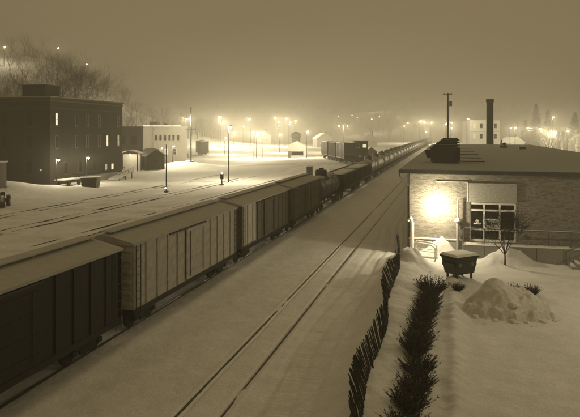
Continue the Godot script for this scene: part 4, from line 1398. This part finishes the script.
func build_depot_yard(fz: float) -> void:
	var m: MB
	# white posts
	var t := thing("gooseneck_post", "white snow-caked post with a hooked top at the depot's left corner", "post", g3(-2.62, 45.32, -0.1))
	m = MB.new()
	m.tube(Vector3(0, 0, 0), Vector3(0, 2.45, 0), 0.15, 0.14, 10)
	m.path([Vector3(0, 2.4, 0), Vector3(-0.05, 2.62, 0), Vector3(-0.2, 2.66, 0), Vector3(-0.3, 2.5, 0)], 0.09, 8)
	part("pipe", m.done(), M.snow, t)
	m = MB.new()
	m.tube(Vector3(-0.12, 2.68, 0), Vector3(-0.12, 2.84, 0), 0.17, 0.05, 9)
	part("snow_cap", m.done(), M.snow, t)
	t = thing("meter_mast", "thin mast on a snow-capped meter post left of the depot doors", "post", Vector3(0.62, 0.0, fz + 0.26))
	m = MB.new()
	m.tube(Vector3(0, 0.0, 0), Vector3(0, 2.55, 0), 0.12, 0.12, 10)
	part("post", m.done(), M.concrete, t)
	m = MB.new()
	m.tube(Vector3(0, 2.5, 0), Vector3(0, 4.1, 0), 0.055, 0.05, 8)
	part("mast", m.done(), M.white_paint, t)
	m = MB.new()
	m.lathe([Vector2(0.24, 2.52), Vector2(0.25, 2.62), Vector2(0.17, 2.78), Vector2(0.001, 2.84)], 10)
	part("snow_cap", m.done(), M.snow, t)
	part("meter_box", bx(Vector3(0.2, 1.75, 0.02), Vector3(0.25, 0.4, 0.2)), M.grey_metal, t)
	# hoop rails
	for k in 2:
		t = thing("hoop_rail", ["nearer bent pipe hoop rail standing in the snow by the depot corner", "farther bent pipe hoop rail standing in the snow by the depot corner"][k], "rail", g3(-2.35 + 0.1 * k, 43.6 + 0.5 * k, -0.1), 0.0, "hoop rails")
		m = MB.new()
		m.path([Vector3(0, 0, 0), Vector3(0, 1.12, 0), Vector3(1.15, 1.02, 0.15), Vector3(1.42, 0.85, 0.2), Vector3(1.42, -0.1, 0.2)], 0.048, 7)
		m.tube(Vector3(0, 0.62, 0), Vector3(1.40, 0.55, 0.2), 0.025, 0.025, 6)
		part("pipe", m.done(), M.snow, t)
		m = MB.new()
		m.box(Vector3(0.58, 1.115, 0.08), Vector3(1.0, 0.06, 0.09), Basis(Vector3.FORWARD, 0.087))
		part("snow_cap", m.done(), M.snow, t)
	# dumpster
	t = thing("dumpster", "dark metal dumpster on legs with snow on its lid", "dumpster", g3(0.62, 38.6, 0.0), 0.75)
	m = MB.new()
	m.taper(Vector3(0, 0.80, 0), Vector3(1.45, 1.05, 1.0), 1.75, 1.35)
	part("body", m.done(), M.dark_metal, t)
	m = MB.new()
	m.box(Vector3(0, 1.30, 0), Vector3(1.86, 0.10, 1.46))
	part("rim", m.done(), M.dark_metal, t)
	m = MB.new()
	m.taper(Vector3(0, 1.41, 0), Vector3(1.82, 0.12, 1.42), 1.5, 1.1)
	var lid := part("lid", m.done(), M.vent_metal, t)
	m = MB.new()
	m.taper(Vector3(0, 1.44, 0), Vector3(1.86, 0.13, 1.45), 1.62, 1.2)
	part("snow_cover", m.done(), M.snow, lid)
	for sx in [-1, 1]:
		part("fork_pocket", bx(Vector3(sx * 0.86, 0.85, 0), Vector3(0.16, 0.2, 1.0)), M.vent_metal, t)
		part("label_plate", bx(Vector3(sx * 0.5, 0.9, 0.605), Vector3(0.22, 0.3, 0.02)), M.grey_metal, t)
		for sz in [-1, 1]:
			part("leg", bx(Vector3(sx * 0.6, 0.11, sz * 0.38), Vector3(0.1, 0.36, 0.1)), M.dark_metal, t)
	# ploughed snow pile
	var seg := 74
	var vv := []
	for j in 41:
		var row := []
		for i in seg + 1:
			var u := -1.15 + 2.3 * i / seg
			var w := -1.2 + 2.4 * j / 40.0
			var rr := sqrt(u * u + w * w)
			var edge := 1.0 + 0.16 * n2.get_noise_2d(u * 50.0, w * 50.0 + 500.0)
			var q := clampf(1.0 - rr / edge, 0.0, 1.0)
			var cliff := ss(0.0, 0.12 + 0.1 * n2.get_noise_2d(u * 30.0, 77.0), q) * clampf(0.46 + 0.5 * n2.get_noise_2d(u * 22.0, w * 22.0), 0.12, 0.8)
			var peak := exp(-(pow((u + 0.1) / 0.95, 2) + pow((w - 0.1) / 0.8, 2)))
			var hh := cliff + ss(0.02, 0.6, q) * 0.95 * peak + ss(0.0, 0.2, q) * (0.14 * n2.get_noise_2d(u * 40.0, w * 40.0) + 0.07 * n2.get_noise_2d(u * 110.0, w * 90.0))
			var x := 2.72 + u * 2.25
			var d := 32.0 + w * 1.5
			row.append(Vector3(x, ground_height(x, d) - 0.06 + hh, -d))
		vv.append(row)
	var pile := MB.new()
	# shared normals so the pile reads as packed snow, not facets
	for j in 41:
		for i in seg + 1:
			var a: Vector3 = vv[j][mini(i + 1, seg)] - vv[j][maxi(i - 1, 0)]
			var b: Vector3 = vv[mini(j + 1, 40)][i] - vv[maxi(j - 1, 0)][i]
			pile.v.append(vv[j][i])
			pile.n.append(a.cross(b).normalized())
			pile.c.append(Color.WHITE)
	for j in 40:
		for i in seg:
			var p := j * (seg + 1) + i
			pile.ix.append_array([p, p + seg + 1, p + 1, p + 1, p + seg + 1, p + seg + 2])
	var po := part("snow_pile", pile.done(), M.packed_snow, self)
	tag(po, "ploughed heap of packed snow on the lot before the dumpster", "snow pile")
	# chunks broken off the pile
	var r_ := RandomNumberGenerator.new()
	r_.seed = 77
	var spots := [[1.25, 30.75, 0.16], [2.15, 30.4, 0.12], [2.95, 30.35, 0.17], [3.55, 30.45, 0.12], [4.3, 30.8, 0.15], [4.95, 31.2, 0.13], [3.0, 31.0, 0.2], [3.7, 29.9, 0.06], [1.6, 29.8, 0.05]]
	var where := ["at the left foot of the big snow pile", "second from the left along the foot of the snow pile", "largest, in the middle of the snow pile's foot", "fourth from the left along the foot of the snow pile", "at the right part of the snow pile's foot", "at the right end of the big snow pile", "lying on the front slope of the snow pile", "small, lying just before the right half of the snow pile", "small, lying just before the left half of the snow pile"]
	for k in spots.size():
		var s: float = spots[k][2]
		m = MB.new()
		var ring := []
		for j in 5:
			var row := []
			for i in 9:
				var a := TAU * i / 9.0
				var e := -PI / 2 + PI * j / 4.0
				row.append(Vector3(cos(a) * cos(e) * 1.5, sin(e) * 0.8, sin(a) * cos(e) * 1.1) * s * r_.randf_range(0.8, 1.15))
			ring.append(row)
		for j in 4:
			for i in 9:
				m.quad(ring[j][i], ring[j + 1][i], ring[j + 1][(i + 1) % 9], ring[j][(i + 1) % 9])
		var lift: float = s * 0.2 + (0.62 if k == 6 else 0.0)
		var o := part("snow_chunk", m.done(), M.snow, self, g3(spots[k][0], spots[k][1], lift), Basis(Vector3.UP, r_.randf() * TAU))
		tag(o, "lump of packed snow " + where[k], "snow lump", "snow lumps round the pile")
	# young tree
	bare_tree("young_tree", "slender bare young tree in the snow before the depot walk", g3(3.58, 42.3), 3.7, 8, M.bark, "", 4, 1.0)
	# shrubs
	var sm := shrub_meshes()
	var hedge := [17.4, 19.0, 20.6, 22.2, 23.8, 25.4, 27.0, 28.6, 30.2, 31.8, 33.6]
	for k in hedge.size():
		var d: float = hedge[k]
		var x := -1.12 + 0.28 * ss(24.0, 35.0, d) + r_.randf_range(-0.1, 0.1)
		var label := "dark bush in the hedge row, %s from the bottom of the picture" % ORD[k]
		var o := part("hedge_bush", sm[k % 4], M.shrub, self, g3(x, d, -0.05), Basis(Vector3.UP, r_.randf() * TAU).scaled(Vector3(1.25, r_.randf_range(1.0, 1.2), 1.3) if k < 10 else Vector3(1.6, 1.4, 1.4)))
		tag(o, label, "bush", "bushes of the hedge row")
	for s in [["small dark bush between the hedge and the dumpster", 0.5, 35.0, 0.62], ["left half of the wide dark bush pair behind the snow pile", 3.35, 35.3, 0.85], ["right half of the wide dark bush pair behind the snow pile", 4.35, 35.6, 0.8]]:
		var o := part("low_bush", sm[1], M.shrub, self, g3(s[1], s[2], -0.05), Basis(Vector3.UP, r_.randf() * TAU).scaled(Vector3(s[3] * 1.25, s[3], s[3] * 1.1)))
		tag(o, s[0], "bush", "low bushes by the snow pile")
	# picket snow fence
	t = thing("picket_fence", "dark slatted snow fence running along the track side bank", "fence", Vector3.ZERO)
	var pick := bx(Vector3(0, 0.55, 0), Vector3(0.022, 1.25, 0.062))
	var d := 14.0
	var prev := Vector3.ZERO
	var low := MB.new()
	var high := MB.new()
	var n := 0
	while d < 41.0:
		var x := fence_x(d)
		var lean := -0.24 + 0.14 * sin(d * 0.5 + 1.0) + r_.randf_range(-0.07, 0.07)
		var sag := 0.10 * sin(d * 0.8) + r_.randf_range(-0.03, 0.03)
		var p := g3(x, d, sag - 0.12)
		var b := Basis(Vector3.FORWARD, lean) * Basis(Vector3.RIGHT, r_.randf_range(-0.06, 0.06)) * Basis(Vector3.UP, r_.randf_range(-0.3, 0.3))
		part("picket", pick, M.dark_wood, t, p, b)
		var q := p + b * Vector3(0.018, 0.35, 0)
		var q2 := p + b * Vector3(0.018, 0.95, 0)
		if n > 0:
			low.tube(prev, q, 0.006, 0.006, 3, false)
			high.tube(prev + Vector3(0, 0.6, 0), q2, 0.006, 0.006, 3, false)
		prev = q
		n += 1
		d += 0.1
	part("lower_wire", low.done(), M.dark_metal, t)
	part("upper_wire", high.done(), M.dark_metal, t)
	var k := 0
	d = 15.0
	while d < 41.0:
		m = MB.new()
		var x := fence_x(d) + 0.06
		var p := g3(x, d, -0.3)
		m.tube(p, p + Vector3(-0.3 + 0.08 * sin(d), 1.4, 0), 0.035, 0.03, 6)
		part("fence_post", m.done(), M.dark_wood, t)
		d += 3.2

# ---------------------------------------------------------------- beyond the depot
func build_background() -> void:
	var m: MB
	var t := thing("white_house", "tall pale house glowing in the fog left of the chimney", "house", Vector3(13.2, 0, -241.5), 0.257)
	m = MB.new()
	m.box(Vector3(0, 6.6, -5), Vector3(11.3, 13.8, 10))
	part("wall", m.done(), M.white_paint, t)
	m = MB.new()
	m.box(Vector3(0, 13.6, -5), Vector3(11.9, 0.3, 10.6))
	m.box(Vector3(0, 9.2, 0.06), Vector3(11.4, 0.2, 0.12))
	part("roof_edge", m.done(), M.roof_snow, t)
	for y in [11.4, 7.4, 3.4]:
		for x in [-4, -1.4, 1.4, 4]:
			window(t, Vector3(x, y, 0), 1.1, 1.9, 0.0, M.dark_pane if int(x * 3 + y) % 4 else M.dim_window_glow, M.white_paint, true)
	var houses := [["grey gabled house beyond the snowy thicket at the right edge", 58.0, 300.0, 9.0, 5.5, 3.0, 0.1], ["small gabled house in the fog below the evergreens", 30.0, 290.0, 7.0, 4.2, 2.4, 0.3], ["gabled house between the evergreens and the right edge", 62.0, 315.0, 9.0, 5.8, 3.2, -0.1], ["distant gabled house in the fog behind the parked hoppers", -70.0, 345.0, 9.0, 5.0, 3.0, 0.3], ["distant gabled house in the fog right of the thin pole", -112.0, 360.0, 10.0, 5.0, 3.0, 0.2], ["distant gabled house in the fog behind the twin yard mast", -48.0, 380.0, 9.0, 5.0, 3.0, 0.1]]
	for h in houses:
		t = thing("gabled_house", h[0], "house", g3(h[1], h[2]), h[6] + 0.2, "houses in the fog")
		gabled(t, h[3], h[4], h[5], 9.0, M.panel_paint, M.snow)
		window(t, Vector3(-h[3] * 0.22, h[4] * 0.5, 0), 1.0, 1.4, 0.0, M.dim_window_glow, M.white_paint)
		window(t, Vector3(h[3] * 0.22, h[4] * 0.5, 0), 1.0, 1.4, 0.0, M.dark_pane, M.white_paint)
		part("chimney", bx(Vector3(h[3] * 0.25, h[4] + h[5] * 0.9, -4.5), Vector3(0.7, h[5] * 1.2, 0.7)), M.mid_brick, t)
	conifer("tallest evergreen in the fog behind the bright right lamps", g3(41.7, 321.0), 23.0, 5.6, 51)
	conifer("shorter evergreen just right of the tallest one in the fog", g3(47.4, 322.7), 19.8, 5.2, 52)
	conifer("evergreen at the right edge of the picture in the fog", g3(56.2, 303.7), 18.2, 6.0, 53)
	conifer("small evergreen left of the tallest one in the fog", g3(37.2, 325.0), 15.0, 4.4, 54)
	var th := [[30.6, 212.0, 9.0], [34.6, 208.0, 9.6], [33.0, 221.0, 10.4], [38.0, 226.0, 10.0], [37.0, 236.0, 12.5], [40.5, 215.0, 8.6]]
	var lab := ["leftmost snowy bare tree in the thicket right of the depot roof", "middle snowy bare tree in the thicket right of the depot roof", "snowy bare tree in the thicket nearest the lit lamp post", "snowy bare tree deep in the thicket right of the depot roof", "tallest snowy bare tree at the back of the thicket", "snowy bare tree of the thicket closest to the right edge"]
	for k in th.size():
		bare_tree("snowy_tree", lab[k], g3(th[k][0], th[k][1]), th[k][2], 60 + k, M.snowy_bark, "snowy thicket beside the depot", 4, 1.0)
	# bare trees behind the brick building
	var bt := [["big bare tree behind the brick building's rooftop box", -86.0, 118.0, 25.0], ["bare tree spreading right above the brick building's roof", -84.0, 126.0, 23.0], ["bare tree at the left edge behind the brick building", -101.0, 120.0, 21.0]]
	for k in bt.size():
		bare_tree("bare_tree", bt[k][0], g3(bt[k][1], bt[k][2]), bt[k][3], 90 + k, M.bark, "bare trees behind the brick building", 5, 1.0)
	# woods on the hills: far off, one mass
	var r_ := RandomNumberGenerator.new()
	r_.seed = 5
	var mb := MB.new()
	mb.tube(Vector3(0, -0.5, 0), Vector3(0, 5.0, 0), 0.22, 0.14, 5, false)
	for k in 7:
		var a := TAU * k / 7.0
		branch(mb, Vector3(0, r_.randf_range(2.5, 5.0), 0), Vector3(cos(a) * 0.6, 1, sin(a) * 0.6).normalized(), 3.4, 0.09, 2, r_, 0.9, 3)
	for w in [["hillside_woods", 300, 0], ["far_woods", 420, 1]]:
		var mm := MultiMesh.new()
		mm.transform_format = MultiMesh.TRANSFORM_3D
		mm.mesh = mb.done()
		mm.instance_count = w[1]
		for k in w[1]:
			var x := r_.randf_range(-330, -120) if w[2] == 0 else r_.randf_range(-420, 260)
			var d := r_.randf_range(190, 330) if w[2] == 0 else r_.randf_range(610, 1050)
			var s := r_.randf_range(0.7, 1.2)
			mm.set_instance_transform(k, Transform3D(Basis(Vector3.UP, r_.randf() * TAU).scaled(Vector3(s, s, s)), g3(x, d)))
		var o := MultiMeshInstance3D.new()
		o.name = w[0]
		o.multimesh = mm
		o.material_override = M.bark
		add_child(o)
		o.set_meta("kind", "stuff")
		tag(o, ["bare woods covering the dark hill behind the brick building", "bare woods on the far hillside lost in fog"][w[2]], "woods")

func build_train() -> void:
	var X := -14.95
	var y := 0.02
	var g := "boxcars of the passing train"
	boxcar("near-black boxcar filling the lower left corner", Vector3(X, y, -16.4), 14.2, M.car_black, g)
	boxcar("pale grey boxcar, second of the train from the bottom left", Vector3(X, y, -30.75), 14.3, M.car_grey, g)
	boxcar("brown boxcar with a pale panel at its near end", Vector3(X, y, -44.75), 13.5, M.car_brown, g, false, M.car_pale)
	boxcar("brown boxcar with horizontal side boards just before the first tank car", Vector3(X, y, -58.15), 13.1, M.car_mid, g, true)
	var tg := "tank cars of the passing train"
	tank_car("dark tank car coupled between the board-sided boxcar and the hoppers", Vector3(X, y, -71.6), 13.6, M.tank_dark, tg)
	var hg := "open hopper cars of the passing train"
	hopper_car("dark open hopper car of the train, nearer of two", Vector3(X, y, -86.2), 15.4, M.car_black, hg, 0.0, 3.3)
	hopper_car("dark open hopper car of the train, farther of two", Vector3(X, y, -101.5), 15.0, M.car_black, hg, 0.0, 3.3)
	var first := tank_car("grey tank car, first in the long tank string behind the hoppers", Vector3(X, y, -115.3), 12.2, M.tank_grey, tg)
	for k in range(1, 34):
		copy(first, "tank_car", "grey tank car, %s in the long tank string behind the hoppers" % ORD[k], Vector3(X, y, -115.3 - 12.25 * k))

func _ready() -> void:
	# ------------------------------------------------ camera
	var cam := Camera3D.new()
	cam.name = "camera"
	cam.projection = Camera3D.PROJECTION_FRUSTUM
	cam.near = 0.1
	cam.far = 4000.0
	cam.size = 0.1 * 417.0 / 605.0
	cam.frustum_offset = Vector2(0, -0.1 * 76.5 / 605.0)
	add_child(cam)
	cam.position = Vector3(0, 9.0, 0)
	cam.rotation.y = deg_to_rad(14.725)
	# ------------------------------------------------ sky, fog and exposure
	var env := Environment.new()
	env.background_mode = Environment.BG_SKY
	var sm := ProceduralSkyMaterial.new()
	sm.sky_top_color = Color(0.615, 0.545, 0.40)
	sm.sky_horizon_color = Color(0.50, 0.44, 0.325)
	sm.sky_curve = 0.5
	sm.ground_bottom_color = Color(0.45, 0.40, 0.30)
	sm.ground_horizon_color = Color(0.5, 0.445, 0.335)
	sm.sun_angle_max = 0.0
	var sky := Sky.new()
	sky.sky_material = sm
	env.sky = sky
	env.background_energy_multiplier = 1.0
	env.tonemap_mode = Environment.TONE_MAPPER_LINEAR
	env.tonemap_exposure = 1.0
	env.fog_enabled = true
	env.fog_density = 0.0025
	env.fog_light_color = Color(1.0, 0.98, 0.92)
	env.sdfgi_enabled = true
	env.ssao_enabled = true
	env.ssil_enabled = true
	var we := WorldEnvironment.new()
	we.name = "environment"
	we.environment = env
	add_child(we)
	# ------------------------------------------------ the place
	rng.seed = 1
	n1.seed = 11
	n1.frequency = 0.12
	n1.fractal_octaves = 3
	n2.seed = 12
	n2.frequency = 0.05
	n2.fractal_octaves = 4
	make_materials()
	build_ground()
	build_tracks()
	build_train()
	build_depot()
	build_lamps()
	build_brick_building()
	build_tractor()
	build_left_town()
	build_signals()
	build_middle_yard()
	build_background()
